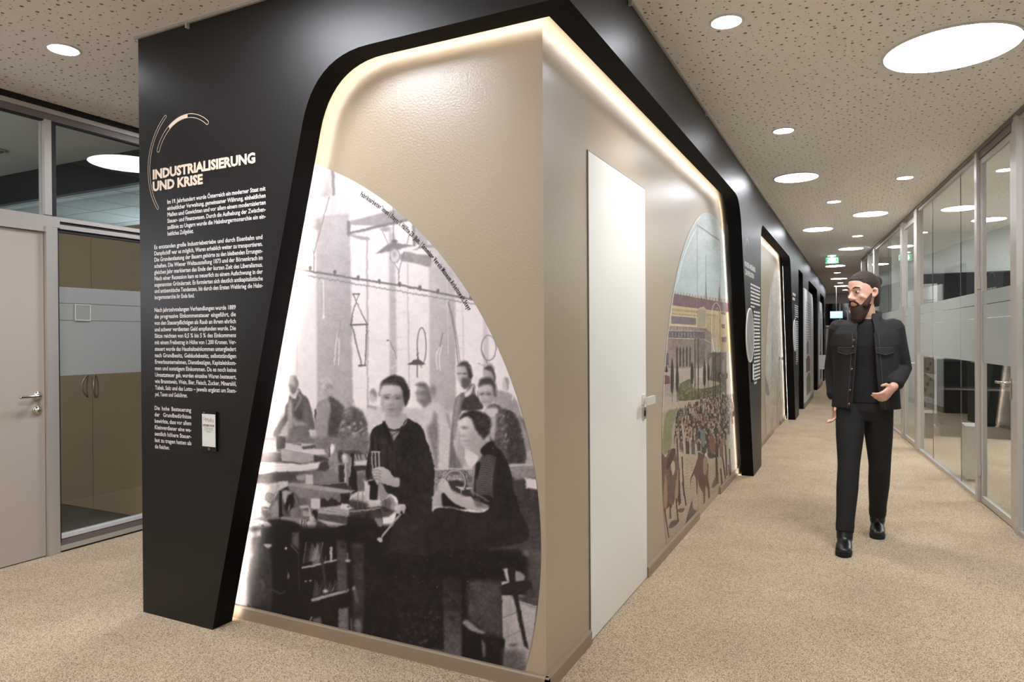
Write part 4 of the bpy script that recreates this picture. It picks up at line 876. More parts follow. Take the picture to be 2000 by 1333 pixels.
    p([(1000, 560), (1330, 560), (1310, 700), (1290, 900), (1230, 1200), (1180, 1260), (1010, 1230), (1030, 960), (1010, 930)], 168, 0, 2, tex=34, sh=(0, -20)); p([(1100, 560), (1330, 600), (1320, 665), (1150, 610)], 84, 1, 4, tex=20); l([(1150, 615), (1310, 660)], 9, 180)
    p([(1130, -60), (1400, -60), (1350, 600), (1200, 600), (1230, 250), (1160, 130)], 84, 0, 6, tex=36, sh=(60, -30)); p([(1150, 40), (1240, 60), (1230, 200), (1180, 160)], 124, 1, 5)
    p([(1010, 330), (1050, 315), (1070, 430), (1050, 440)], 190, 0, 1.8); p([(1115, 340), (1200, 380), (1190, 440), (1115, 430)], 150, 1, 2.5); p([(1000, 435), (1080, 440), (1000, 475)], 190, 0, 1.5)
    p([(1000, 470), (1180, 430), (1270, 440), (1270, 500), (1000, 555)], 44, 0, 2, tex=16); p([(1050, 300), (1115, 310), (1125, 450), (1170, 700), (1240, 1040), (1200, 1010), (1110, 600), (1070, 430)], 44, 0, 1.8, tex=14)
    l([(1010, 755), (1130, 715)], 6, 110, so=1.4); l([(1040, 930), (1180, 870)], 4, 130, so=1.6); e(1100, 1000, 26, 10, 90, so=3); p([(1010, 1040), (1200, 1060), (1230, 1200), (1170, 1270), (1000, 1200)], 96, 0, 6, tex=50, a=.8); p([(350, 1030), (480, 1050), (480, 1080), (350, 1070)], 96, 0, 3)
    I.specks(60, 470, 700, 1060, 60, 90, r=14, a=.35); I.specks(-80, 1000, 0, 1000, 60, 150, r=4, a=.6)
    # --- big woman in the middle
    F(460, 680, .3)
    p([(905, 520), (960, 490), (1000, 460), (1110, 455), (1160, 480), (1215, 520), (1245, 600), (1275, 680), (1300, 800), (1290, 960), (1285, 1100), (1320, 1333), (1060, 1333), (1000, 1280), (1060, 1000), (960, 940), (880, 880), (850, 840), (855, 740), (876, 640), (878, 570)], 44, 1, 1.2, tex=30)
    p([(985, 425), (1100, 430), (1118, 480), (1080, 520), (1030, 535), (985, 520), (975, 480)], 176, 1, 1.5, sh=(-20, 0)); p([(985, 540), (1070, 545), (1028, 612)], 150, 0, 1.3); l([(985, 520), (1060, 535), (1115, 470)], 7, 60, 1); l([(1060, 545), (1010, 580)], 5, 70)
    p([(960, 480), (985, 500), (1030, 610), (1020, 660), (975, 560)], 34, 1, 2)
    e(1024, 335, 76, 112, 172, so=1.8, tex=16, sh=(-44, -26)); p([(945, 300), (950, 230), (985, 195), (1035, 177), (1095, 200), (1125, 270), (1130, 340), (1105, 385), (1090, 330), (1080, 265), (1030, 245), (975, 245), (955, 265)], 60, 1, 2.4, tex=50); e(1118, 300, 18, 40, 56, so=2, tex=30); e(942, 300, 10, 22, 160)
    e(1000, 270, 50, 26, 204, so=7, a=.7); e(985, 372, 24, 30, 200, so=7, a=.6); e(990, 322, 26, 14, 134, so=3, a=.8); e(1060, 326, 26, 14, 126, so=3, a=.8); e(1014, 374, 20, 9, 128, so=3, a=.7); e(1022, 392, 30, 8, 150, so=3, a=.7)
    p([(1075, 290), (1100, 360), (1080, 420), (1050, 450), (1075, 380)], 140, 1, 4, a=.6); l([(970, 309), (1004, 306)], 6, 112, so=2, a=.7); l([(1040, 310), (1082, 316)], 6, 108, so=2, a=.7); e(988, 324, 13, 6, 92, so=1.1); e(1060, 328, 14, 6, 92, so=1.1); l([(1026, 322), (1030, 366)], 12, 140, so=3, a=.5); e(1020, 400, 23, 5, 104, so=1.6, a=.8); e(1020, 413, 20, 5, 138, so=2); e(1066, 390, 20, 40, 130, so=6, a=.5); e(960, 370, 10, 40, 140, so=4, a=.4); e(1026, 440, 30, 10, 158, so=3)
    for _ in range(36): x = I.rs.uniform(880, 1060); l([(x, I.rs.uniform(560, 700)), (x + I.rs.uniform(-24, 24), I.rs.uniform(740, 960))], 5, I.rs.choice([24, 84, 66]), so=1.6, a=.5)
    # hand with the measuring tool
    for x in (888, 910, 934): l([(x, 680), (x + 4, 790)], 10, 168, so=1); 
    l([(885, 676), (940, 678)], 9, 176); l([(898, 690), (902, 780)], 8, 44); l([(922, 690), (926, 780)], 8, 50)
    p([(888, 800), (910, 780), (960, 775), (1000, 800), (1030, 840), (1066, 848), (1064, 900), (1000, 896), (950, 880), (905, 860)], 176, 1, 1.2, sh=(0, -30)); 
    for y in (802, 822, 842, 860): l([(888, y), (920, y - 6), (945, y + 2)], 4, 118, 1, so=.9); 
    # central vice
    p([(845, 870), (880, 855), (935, 862), (935, 990), (870, 1020), (840, 960)], 170, 0, 1.4, tex=24); p([(865, 870), (905, 860), (930, 900), (925, 995), (870, 985)], 34, 0, 1.3); p([(940, 870), (985, 940), (1000, 960), (960, 1010), (935, 980)], 150, 1, 1.6, tex=20)
    p([(742, 985), (770, 950), (840, 935), (860, 990), (850, 1050), (790, 1052), (750, 1030)], 168, 1, 1.3, tex=16, sh=(0, -70)); p([(880, 995), (960, 1005), (960, 1040), (885, 1035)], 190, 1, 1.3, sh=(0, -50)); p([(950, 990), (1010, 960), (1040, 1010), (1040, 1060), (960, 1060)], 150, 1, 1.5, sh=(-30, -50))
    for x in (1020, 1042): e(x, 1040, 12, 34, 158, so=1.2, sh=(-60, 0))
    p([(1040, 1030), (1105, 1020), (1098, 1080), (1080, 1060), (1068, 1082), (1045, 1070)], 186, 1, 1.1, sh=(-30, -30)); l([(1074, 1085), (945, 1240)], 14, 150, so=1); e(938, 1248, 20, 14, 190, 30, so=1); l([(1060, 1095), (950, 1228)], 4, 196)
    p([(900, 1080), (930, 1060), (960, 1150), (930, 1160)], 130, 1, 1.4, tex=30)
    p([(742, 990), (850, 1010), (852, 1056), (790, 1056), (748, 1032)], 46, 1, 3, a=.8); l([(745, 985), (775, 962), (850, 950)], 5, 216, 1); l([(800, 945), (796, 1040)], 5, 110); l([(830, 940), (828, 1045)], 4, 100); p([(838, 860), (878, 900), (872, 1000), (850, 990)], 196, 0, 1.4); p([(955, 985), (1005, 975), (1010, 1060), (965, 1064)], 96, 1, 2, a=.7); l([(960, 990), (1000, 968)], 6, 200); l([(975, 985), (978, 1060)], 4, 60)
    p([(740, 1052), (960, 1030), (1040, 1064), (1000, 1100), (900, 1110), (740, 1100)], 60, 0, 2, tex=40, a=.8); l([(600, 1080), (900, 1052), (940, 1044)], 6, 170, so=1)
    # seated girl with ribbed sleeve
    F(760, 860, .15)
    p([(560, 750), (620, 660), (700, 690), (705, 860), (590, 900)], 172, 0, 1.6, sh=(-20, -20)); p([(590, 860), (800, 880), (740, 900), (580, 910)], 196, 0, 1.3); p([(700, 690), (900, 760), (1000, 900), (760, 860), (705, 860)], 34, 1, 2)
    p([(600, 380), (1100, 380), (1100, 740), (800, 640), (600, 620)], 132, 0, 2, tex=60); l([(600, 372), (1100, 385)], 20, 196, so=1.5)
    for _ in range(40): rg(I.rs.uniform(610, 1090), I.rs.uniform(410, 540), 24, 24, 9, I.rs.choice([80, 190, 206, 96]), a=.7)
    p([(780, 540), (960, 540), (1050, 640), (1060, 740), (850, 660)], 58, 1, 2); p([(870, 610), (1060, 620), (1060, 640), (960, 650), (940, 700), (930, 640)], 200, 1, 1.4)
    rg(860, 560, 138, 158, 34, 62, a0=185, a1=400); rg(855, 555, 136, 156, 24, 168, a0=150, a1=395); rg(858, 558, 124, 144, 8, 110, a0=180, a1=380)
    p([(1480, 330), (2100, 330), (2100, 1433), (1300, 1433), (1500, 700)], 70, 0, 4, tex=30); p([(1560, 300), (2000, 320), (2000, 480), (1640, 520), (1560, 420)], 140, 0, 2.5, tex=60); p([(1770, 490), (2030, 520), (2030, 660), (1780, 620)], 214, 0, 2); l([(1560, 330), (1880, 320)], 24, 196, so=2)
    p([(1200, 120), (1290, 40), (1350, 40), (1460, 140), (1540, 280), (1590, 420), (1620, 640), (1700, 900), (1760, 1333), (560, 1400), (560, 950), (760, 880), (1000, 930), (1220, 940), (1300, 860), (1080, 760), (1100, 640), (1120, 380), (1140, 260)], 42, 1, 1.5, tex=24)
    p([(1130, 540), (1160, 300), (1240, 180), (1340, 220), (1380, 420), (1340, 640), (1220, 720), (1130, 680)], 60, 1, 5, tex=10)
    for k in range(18):
        t = k / 17; y = 200 + t * 500; x0 = 1180 - 30 * math.sin(t * 3) - t * 30; l([(x0, y + 30), (x0 + 60, y), (x0 + 150, y + 8), (x0 + 210, y + 40)], 11, 150 - 40 * abs(t - .5), 1, so=1.4, a=.8)
    l([(1180, 170), (1110, 330), (1090, 560), (1100, 720)], 18, 128, 1, so=2); l([(1090, 680), (1200, 740), (1290, 800)], 16, 130, 1, so=2); p([(1160, 300), (1190, 320), (1150, 500), (1130, 480)], 26, 1, 2)
    for k in range(5): l([(1090 + k * 20, 760), (1150 + k * 16, 860)], 7, 100, so=1.4)
    p([(640, 560), (690, 500), (760, 540), (830, 680), (960, 740), (1075, 745), (1120, 860), (1225, 930), (1060, 910), (880, 840), (780, 760), (720, 690), (640, 640)], 186, 1, 1.3, sh=(10, -40), tex=8); l([(690, 520), (640, 560), (650, 620)], 5, 130, 1); l([(720, 520), (700, 560)], 5, 130)
    F(760, 680, .15)
    p([(900, 960), (960, 900), (1060, 890), (1150, 1000), (1180, 1130), (1240, 1180), (1280, 1260), (1160, 1480), (1040, 1480), (1000, 1333), (940, 1240), (930, 1120), (900, 1060)], 186, 1, 2.4, sh=(-60, -20), tex=16)
    p([(920, 930), (960, 860), (1060, 810), (1170, 820), (1290, 890), (1330, 1000), (1310, 1100), (1240, 1180), (1190, 1140), (1130, 1060), (1080, 940), (1010, 890)], 52, 1, 3, tex=50); e(985, 1040, 34, 18, 128, so=4, a=.8); e(985, 1044, 18, 7, 90, so=2, a=.8); e(965, 1150, 22, 12, 140, so=3, a=.7); e(1000, 1212, 34, 8, 112, so=2.5, a=.7); e(1100, 1180, 60, 90, 150, so=9, a=.5); e(1010, 1260, 40, 14, 150, so=4, a=.5)
    p([(1000, 1330), (1080, 1360), (1160, 1420), (1130, 1500), (1060, 1560), (1000, 1450)], 214, 1, 1.8); p([(1190, 1330), (1280, 1230), (1360, 1230), (1340, 1340), (1240, 1400)], 40, 1, 2)
    I.specks(0, 1900, 700, 1333, 30, 230, r=4, a=.6)
    # film grain, tone
    v = I.im + I.n[..., None] * 9
    v = 255 * (np.clip(v, 1, 255) / 255) ** 1.14; v = (v * 2 + np.roll(v, 1, 0) + np.roll(v, -1, 0) + np.roll(v, 1, 1) + np.roll(v, -1, 1)) / 6 + (I.rs.rand(I.h, I.w, 1) - .5) * 7; v = np.clip((v - 30) * 1.06 + 30, 20, 240)
    v = I.organic(v, 0.75); return I, np.stack([v[..., 0] * .99 + 6, v[..., 0] * .97 + 2, v[..., 0] * .972 + 3], -1)

def square_ink():      # coloured engraving: long palace, garden trees, crowd and riders (drawn at twice the size)
    I = Ink(2560, 800, 380, 1360, 5); rs = I.rs; p, e, l, F = I.poly, I.ell, I.line, I.F
    I.im[:] = (196, 178, 158)
    F(2560, 820, .3152)
    p([(-100, -60), (1200, -60), (1200, 1140), (200, 1030), (-100, 1000)], (178, 196, 196), 0, 2, sh=(10, 0), tex=10)
    p([(400, 40), (820, 40), (860, 330), (700, 480), (560, 620), (300, 780), (300, 300)], (190, 200, 194), 0, 20, a=.7)
    for y in range(60, 780, 17): l([(300, y), (760 - max(0, y - 330) * .7, y + (760 - 300) * .2)], 4, (160, 176, 176), so=.5, a=.55)
    l([(515, 185), (790, 375)], 9, (96, 106, 104), so=.6); l([(520, 190), (522, 1060)], 5, (140, 156, 156), so=.5, a=.7); l([(270, 900), (330, 640), (430, 380), (520, 200)], 8, (222, 232, 232), 1, so=.6)
    p([(612, 1105), (618, 960), (624, 700), (630, 960), (636, 1110)], (150, 118, 112), 0, .6); l([(624, 560), (624, 980)], 5, (110, 112, 112), so=.5, a=.8)
    p([(775, 1130), (785, 1000), (790, 910), (797, 1000), (806, 1140)], (132, 108, 100), 0, .6)
    p([(230, 1040), (820, 1145), (980, 1170), (980, 1330), (780, 1290), (200, 1185)], (134, 94, 96), 0, .8, tex=26); 
    for x in range(240, 960, 36): l([(x, 1042 + (x - 230) * .17), (x, 1010 + (x - 230) * .17)], 6, (120, 100, 96), so=.5); l([(x, 1050 + (x - 230) * .17), (x, 1190 + (x - 230) * .13)], 3, (104, 70, 74), so=.6, a=.6)
    p([(535, 1180), (570, 1075), (600, 1180), (640, 1230), (540, 1230)], (128, 92, 88), 0, .6)
    F(2560, 1200, .3152)
    p([(205, -20), (860, 60), (1000, 70), (1000, 560), (800, 560), (620, 260), (160, 230)], (206, 178, 118), 0, .8, tex=12)
    for y0 in (22, 74):
        for x in range(212, 520, 17): l([(x, y0 + (x - 205) * .09), (x, y0 + 24 + (x - 205) * .09)], 6, (112, 84, 60), so=.5)
    for x in range(640, 780, 16): l([(x, 88 + (x - 640) * .1), (x, 112 + (x - 640) * .1)], 6, (120, 92, 66), so=.5)
    p([(196, 110), (505, 138), (500, 225), (196, 205)], (128, 108, 112), 0, .7, tex=26); l([(180, 218), (620, 262)], 10, (214, 194, 150), so=.6); l([(186, 98), (520, 126)], 6, (220, 200, 150), so=.6)
    p([(540, 10), (600, -10), (640, 50), (620, 260), (520, 250), (520, 60)], (186, 166, 130), 0, .8, tex=20)
    for x in range(530, 620, 16): l([(x, 30), (x, 245)], 4, (120, 98, 76), so=.5)
    for x in range(640, 820, 15): l([(x, 130), (x, 300 + (x - 640) * .9)], 4, (138, 110, 84), so=.5, a=.8)
    p([(165, 235), (480, 250), (620, 262), (690, 320), (690, 560), (640, 700), (560, 760), (120, 760), (150, 400)], (158, 132, 118), 0, .8, tex=30, sh=(-10, 14))
    p([(155, 300), (610, 310), (610, 390), (150, 380)], (112, 98, 100), 0, .8, tex=30, a=.8); l([(145, 384), (610, 402), (690, 450)], 7, (206, 186, 160), so=.6); l([(165, 290), (610, 302)], 5, (200, 180, 158), so=.6)
    for x in range(210, 500, 38): l([(x, 320), (x, 370)], 7, (170, 152, 140), so=.6); l([(x, 240), (x, 280)], 6, (180, 160, 144), so=.6)
    for y in range(400, 900, 15): l([(150, y), (480, y + 8)], 3.5, (104, 80, 70), so=.5, a=.55)
    p([(486, 300), (612, 310), (612, 700), (486, 700)], (118, 98, 96), 0, 1, a=.55, tex=20)
    for i, x in enumerate((265, 305, 345, 386, 428)): p([(x - 13, 520), (x, 488), (x + 13, 520), (x + 11, 740), (x - 11, 740)], (92, 76, 70), 0, .8, tex=30)
    p([(815, 210), (860, 215), (862, 270), (820, 262)], (128, 82, 62), 0, .7); p([(818, 370), (880, 372), (880, 440), (822, 432)], (118, 76, 60), 0, .7); p([(812, 60), (870, 70), (868, 100), (815, 90)], (136, 84, 70), 0, .7)
    p([(800, 440), (870, 450), (875, 550), (810, 550)], (200, 166, 108), 0, .8)
    # white logo outline printed over the palace
    l([(695, 330), (700, 60), (725, -30), (760, -50), (795, 0), (806, 60)], 7, (216, 214, 200), 1, so=.6); l([(700, 400), (725, 540), (758, 592), (790, 560), (800, 500)], 8, (226, 222, 208), 1, so=.6); l([(757, 60), (748, 200), (750, 400), (757, 545)], 6, (214, 208, 190), so=.6); l([(772, 70), (776, 300), (765, 540)], 5, (214, 208, 190), so=.6); I.ring(762, 50, 14, 40, 5, (214, 208, 190))
    p([(640, 570), (880, 560), (880, 1000), (640, 960)], (122, 106, 90), 0, 1.5, tex=50)
    p([(660, 640), (700, 620), (690, 830), (660, 900)], (164, 144, 118), 0, 1); p([(820, 650), (862, 660), (860, 830), (820, 820)], (150, 132, 108), 0, 1)
    p([(100, 760), (200, 780), (640, 900), (900, 960), (900, 1200), (60, 1100)], (186, 164, 142), 0, 1.5, tex=16)
    for y in range(940, 1250, 15): l([(80, y), (260, y + 6), (520, y + 10)], 4, (120, 94, 82), 1, so=.5, a=.6)
    p([(100, 960), (180, 950), (175, 860), (105, 840)], (130, 80, 70), 0, .8, tex=30); p([(110, 800), (130, 730), (150, 800)], (60, 40, 40)); p([(125, 570), (160, 570), (160, 720), (125, 720)], (110, 94, 92), 0, .8)
    p([(268, 1050), (300, 960), (360, 920), (430, 900), (480, 1010), (700, 990), (860, 940), (860, 1040), (700, 1110), (500, 1150), (300, 1165), (270, 1130)], (120, 112, 66), 1, 1.2, tex=60)
    for _ in range(120): e(rs.uniform(280, 860), rs.uniform(1020, 1140), 9, 8, (70, 62, 40) if rs.rand() < .5 else (160, 150, 90), so=.6, a=.6)
    for x, y0, y1, w in ((205, 620, 1080, 26), (268, 680, 1060, 24), (452, 670, 960, 26), (606, 640, 980, 24), (655, 680, 920, 17)): p([(x, y0), (x + w * .8, y0 + (y1 - y0) * .45), (x + w * .6, y0 + (y1 - y0) * .85), (x, y1), (x - w * .7, y0 + (y1 - y0) * .85), (x - w * .7, y0 + (y1 - y0) * .4)], (74, 60, 50), 1, .8, tex=30); l([(x, y1 - 20), (x, y1 + 160)], 5, (96, 66, 58), so=.5)
    for x in (486, 528, 716, 740, 800, 868): l([(x, 400 if x < 600 else 560), (x + 3, 1120)], 11, (84, 62, 52), so=.7, tex=20)
    # field of people
    F(2560, 1600, .39)
    p([(40, -60), (760, -120), (900, -120), (900, 1400), (40, 1400)], (190, 168, 138), 0, 2, tex=14)
    p([(100, 60), (200, 0), (420, -20), (300, 60), (180, 140), (150, 400), (70, 420)], (150, 146, 92), 1, 1.5, tex=16)
    for y in range(0, 420, 13): l([(80, y + 30), (150, y), (260, y)], 3, (82, 74, 48), 1, so=.5, a=.6)
    for y in range(560, 1300, 30):
        for x in range(120, 800, 56): l([(x + rs.uniform(0, 20), y + rs.uniform(-6, 6)), (x + 38, y - 16)], 3, (128, 100, 80), so=.5, a=.8)
    cols = [(92, 70, 60), (120, 86, 70), (66, 54, 52), (150, 124, 104), (150, 96, 76), (176, 152, 128), (90, 94, 96), (52, 40, 38)]
    for row in range(20):
        y = -150 + row * 22 + (max(0, row - 4) ** 1.45); sz = 9 + row * 1.55
        n = int(700 / (sz * 1.5))
        for k in range(n):
            x = 200 - row * 8 + k * sz * 1.5 + rs.uniform(-8, 8) - 20
            if x < 60 or (x < 190 and y < 330) or (y < -20 and x < 560 - (y + 150) * 2.6): continue
            h = sz * rs.uniform(2.2, 4.2); c = cols[rs.randint(8)]
            p([(x, y), (x + sz * .5, y + h * .3), (x + sz * .4, y + h), (x - sz * .4, y + h), (x - sz * .5, y + h * .25)], c, 0, .8, tex=30); e(x, y - sz * .25, sz * .28, sz * .4, (170, 134, 112) if rs.rand() < .6 else (60, 46, 42), so=.5)
            l([(x + sz * .3, y + h * .4), (x + sz * .5, y + h * 1.1)], 3, (48, 36, 32), so=.5, a=.8)
    p([(450, 230), (475, 200), (495, 240), (498, 330), (480, 380), (455, 340)], (110, 126, 124), 1, .8, tex=16); p([(540, 270), (575, 260), (600, 380), (590, 440), (545, 400)], (140, 76, 58), 1, .8, tex=20)
    for x, y, h in ((130, 420, 560), (215, 300, 640), (265, 480, 380), (430, 440, 60), (700, 360, 300), (740, 400, 250), (655, 600, 180), (610, 440, 300)): l([(x, y), (x + h * .05, y + h)], 13, (70, 52, 46), so=.9, tex=20)
    # horses
    p([(400, 560), (440, 430), (500, 470), (530, 560), (525, 680), (540, 780), (548, 950), (536, 950), (520, 800), (500, 760), (492, 1030), (484, 1030), (478, 840), (440, 780), (420, 700), (418, 850), (410, 850), (404, 700), (385, 650), (355, 700), (348, 800), (345, 700), (370, 640)], (104, 68, 52), 0, .9, tex=24); p([(478, 500), (510, 480), (520, 560), (505, 650), (480, 640)], (170, 132, 96), 1, 1.5)
    p([(520, 440), (580, 440), (600, 480), (540, 490)], (74, 52, 46)); e(505, 455, 14, 20, (190, 190, 186))
    p([(60, 470), (100, 480), (150, 400), (200, 430), (240, 600), (230, 900), (215, 920), (200, 860), (180, 950), (150, 960), (100, 1000), (60, 960)], (112, 80, 64), 1, 1, tex=50)
    p([(75, 880), (100, 640), (120, 860), (105, 1010), (84, 1010)], (176, 124, 86), 1, 1.2); p([(190, 860), (225, 600), (240, 700), (215, 900)], (176, 132, 98), 1, 1.2); p([(150, 540), (185, 520), (195, 600), (170, 660)], (196, 172, 140), 1, 1); p([(110, 560), (160, 400), (200, 420), (130, 600)], (62, 46, 42), 1, 1)
    for x0, y0, x1, y1 in ((90, 1000, 130, 1280), (205, 900, 225, 1120), (270, 740, 305, 960), (235, 600, 235, 960), (145, 950, 148, 1090), (650, 600, 670, 760), (606, 450, 608, 750), (670, 480, 700, 690), (730, 560, 745, 670)): l([(x0, y0), (x1, y1)], 13, (74, 58, 50), so=.8, tex=16)
    for pts in ([(295, 1170), (360, 920), (380, 1000), (480, 1030), (440, 1040), (330, 1130)], [(560, 920), (620, 820), (660, 800), (600, 900)], [(130, 1190), (160, 1120), (240, 1110), (180, 1180)], [(225, 1000), (290, 990), (270, 1030), (230, 1030)], [(560, 780), (600, 680), (600, 770)], [(500, 980), (530, 955), (545, 970), (510, 990)]): p(pts, (96, 80, 70), 1, 1.2, a=.85, tex=30)
    v = I.im * .66 + I.im.mean(-1, keepdims=True) * .34; v = 255 * (np.clip(v, 1, 255) / 255) ** 1.08 + (rs.rand(I.h, I.w, 1) - .5) * 22
    return I, I.organic(np.clip(v + I.n[..., None] * 16, 20, 235), .5)

def pale_ink():        # pale engraving on the third beige wall
    I = Ink(2960, 1000, 160, 740, 8); rs = I.rs; p, e, l, F = I.poly, I.ell, I.line, I.F
    I.im[:] = (192, 180, 164); I.im += I.n[..., None] * 24; F(2960, 1000, .54)
    p([(60, 200), (125, 100), (180, 200), (200, 900), (40, 900)], (184, 182, 176), 0, 16, a=.7, tex=20)
    for _ in range(260):
        x = rs.uniform(30, 210); y = rs.uniform(120, 1330); 
        if abs(x - 125) > (y - 90) * .35 + 6: continue
        l([(x, y), (x + rs.uniform(-8, 8), y + rs.uniform(14, 80))], rs.uniform(1.6, 4), (148, 138, 128) if rs.rand() < .7 else (212, 206, 196), so=.6, a=.6)
    p([(48, 860), (64, 900), (84, 990), (70, 1010), (50, 960)], (112, 104, 98), 1, 2, a=.7, tex=40); l([(100, 1050), (135, 1080), (160, 980)], 6, (140, 130, 120), 1, a=.6); p([(90, 1060), (170, 1050), (160, 1240), (80, 1200)], (180, 164, 150), 1, 6, a=.5, tex=30)
    l([(150, 420), (152, 700), (160, 640)], 4, (218, 212, 204), so=.6); l([(135, 100), (135, 420)], 3, (150, 142, 134)); l([(140, 940), (140, 1330)], 3, (150, 138, 124))
    return I, I.organic(np.clip(I.im + I.n[..., None] * 12, 20, 235), .5)

def sample(I, v, px, py):
    x = np.clip(px - I.x0 - .5, 0, I.w - 1.001); y = np.clip(py - I.y0 - .5, 0, I.h - 1.001); xi = x.astype(int); yi = y.astype(int); fx = (x - xi)[:, None]; fy = (y - yi)[:, None]
    return (v[yi, xi] * (1 - fx) + v[yi, xi + 1] * fx) * (1 - fy) + (v[yi + 1, xi] * (1 - fx) + v[yi + 1, xi + 1] * fx) * fy
def hmap(h, u, w_): d = h[6] * u + h[7] * w_ + h[8]; return (h[0] * u + h[1] * w_ + h[2]) / d, (h[3] * u + h[4] * w_ + h[5]) / d
def mural_mesh(name, lo, hi, z0, z1, nu, nz, place, h, k, ink, fade=None):
    """wallpaper print as a fine mesh between two edges lo(z), hi(z); one ink colour per vertex"""
    I, v = ink; Z = np.linspace(z0, z1, nz); U = np.linspace(0, 1, nu)
    L_ = np.array([lo(z) for z in Z]); R_ = np.array([hi(z) for z in Z]); uu = L_[:, None] + (R_ - L_)[:, None] * U[None]; zz = np.repeat(Z[:, None], nu, 1)
    px, py = hmap(h, uu.ravel(), zz.ravel()); c = sample(I, v, px * k, py * k) / 255.0
    c = np.where(c <= .04045, c / 12.92, ((c + .055) / 1.055) ** 2.4)
    if fade is not None: c = fade(uu.ravel(), zz.ravel(), c)
    co = place(uu.ravel(), zz.ravel()).astype(np.float32); n = nu * nz
    q = (np.arange(nz - 1)[:, None] * nu + np.arange(nu - 1)[None]).ravel(); f = np.stack([q, q + 1, q + 1 + nu, q + nu], 1).astype(np.int32)
    me = bpy.data.meshes.new(name); me.vertices.add(n); me.vertices.foreach_set('co', co.ravel()); me.loops.add(f.size); me.loops.foreach_set('vertex_index', f.ravel())
    me.polygons.add(len(f)); me.polygons.foreach_set('loop_start', np.arange(0, f.size, 4, dtype=np.int32)); me.update(calc_edges=True)
    a = me.color_attributes.new('ink', 'FLOAT_COLOR', 'POINT'); a.data.foreach_set('color', np.concatenate([c, np.ones((n, 1))], 1).astype(np.float32).ravel()); return me

# ================================================================== PRINTS ON THE WALLS
HM1 = [299.668239, -5.369931, 1067.207143, -119.593622, -533.704684, 1351.79651, -0.176489, -0.001894, 1.0]
HM2 = [590.933076, -5.369931, 1067.207143, 231.202942, -533.704684, 1351.79651, 0.352656, -0.001894, 1.0]
def arc(c, zc, r, z, s): return c + s * math.sqrt(max(0.0, r * r - (z - zc) ** 2))
me = mural_mesh('wall_mural', lambda z: -1.62 + 0.2535 * z, lambda z: arc(-1.65, 0.53, 1.632, z, 1), 0.0585, 2.105, 560, 860,
                lambda u, z: np.stack([u, np.full_like(u, -0.0015), z], 1), HM1, 1, factory_ink())
m1 = link('wall_mural', me, M['print']); tag(m1, 'huge round-edged black and white photo mural of factory workers at benches', 'mural')
me = mural_mesh('wall_mural', lambda z: arc(3.31, 0.63, 1.632, z, -1), lambda z: min(arc(3.31, 0.63, 1.632, z, 1), 4.52 - 0.31 * z), 0.0585, 2.2615, 230, 760,
                lambda u, z: np.stack([np.full_like(u, 0.0015), u, z], 1), HM2, 2, square_ink())
tag(link('wall_mural', me, M['print']), 'coloured engraving mural of a palace, trees and a crowd with riders beside the white door', 'mural')
me = mural_mesh('wall_mural', lambda z: arc(8.35, 0.63, 1.632, z, -1), lambda z: min(arc(8.35, 0.63, 1.632, z, 1), 9.30 - 0.31 * z), 0.0585, 2.2615, 90, 420,
                lambda u, z: np.stack([np.full_like(u, 0.0015), u, z], 1), HM2, 2, pale_ink())
tag(link('wall_mural', me, M['print']), 'pale grey engraving mural inside the second black corridor frame', 'mural')
# white outline along the left edge of the coloured mural
bm = bmesh.new(); a_ = [math.radians(t) for t in np.linspace(108, 172, 40)]
ri = [bm.verts.new((0.002, 3.31 + 1.625 * math.cos(t), .63 + 1.625 * math.sin(t))) for t in a_]; ro = [bm.verts.new((0.002, 3.31 + 1.617 * math.cos(t), .63 + 1.617 * math.sin(t))) for t in a_]
for i in range(39): bm.faces.new((ri[i], ri[i + 1], ro[i + 1], ro[i]))
obj('edge_line', bm, M['lett_w'], bpy.data.objects['wall_mural.001'])
# caption bent along the round edge
L = Lett(); txt = 'Fabriksarbeiter*innen | Steyr, 1. Hälfte 20. Jhdt. | Sammlung Verein Museum Arbeitswelt Steyr'
wds = []; x = 0
for ch in txt:
    if ch == ' ': x += 0.30; continue
    m_ = word_mesh(ch, .03); wds.append((ch, x, m_)); x += m_[2] + 0.13
sz = 0.0285; rb = 1.592; ang0 = 59.4; tot = 26.2; kx = math.radians(tot) * rb / (x * sz)
for ch, xo, m_ in wds:
    a = math.radians(ang0) - xo * sz * kx / rb
    c, s_ = math.cos(a), math.sin(a)
    # along the arc clockwise: tangent (s, -c); outward (c, s)
    L.add(m_[0], m_[1], lambda u, v: (-1.65 + (rb + v * sz) * c + u * sz * kx * s_, -0.0025, .53 + (rb + v * sz) * s_ - u * sz * kx * c))
L.build('caption_lettering', M['lett_d'], m1)

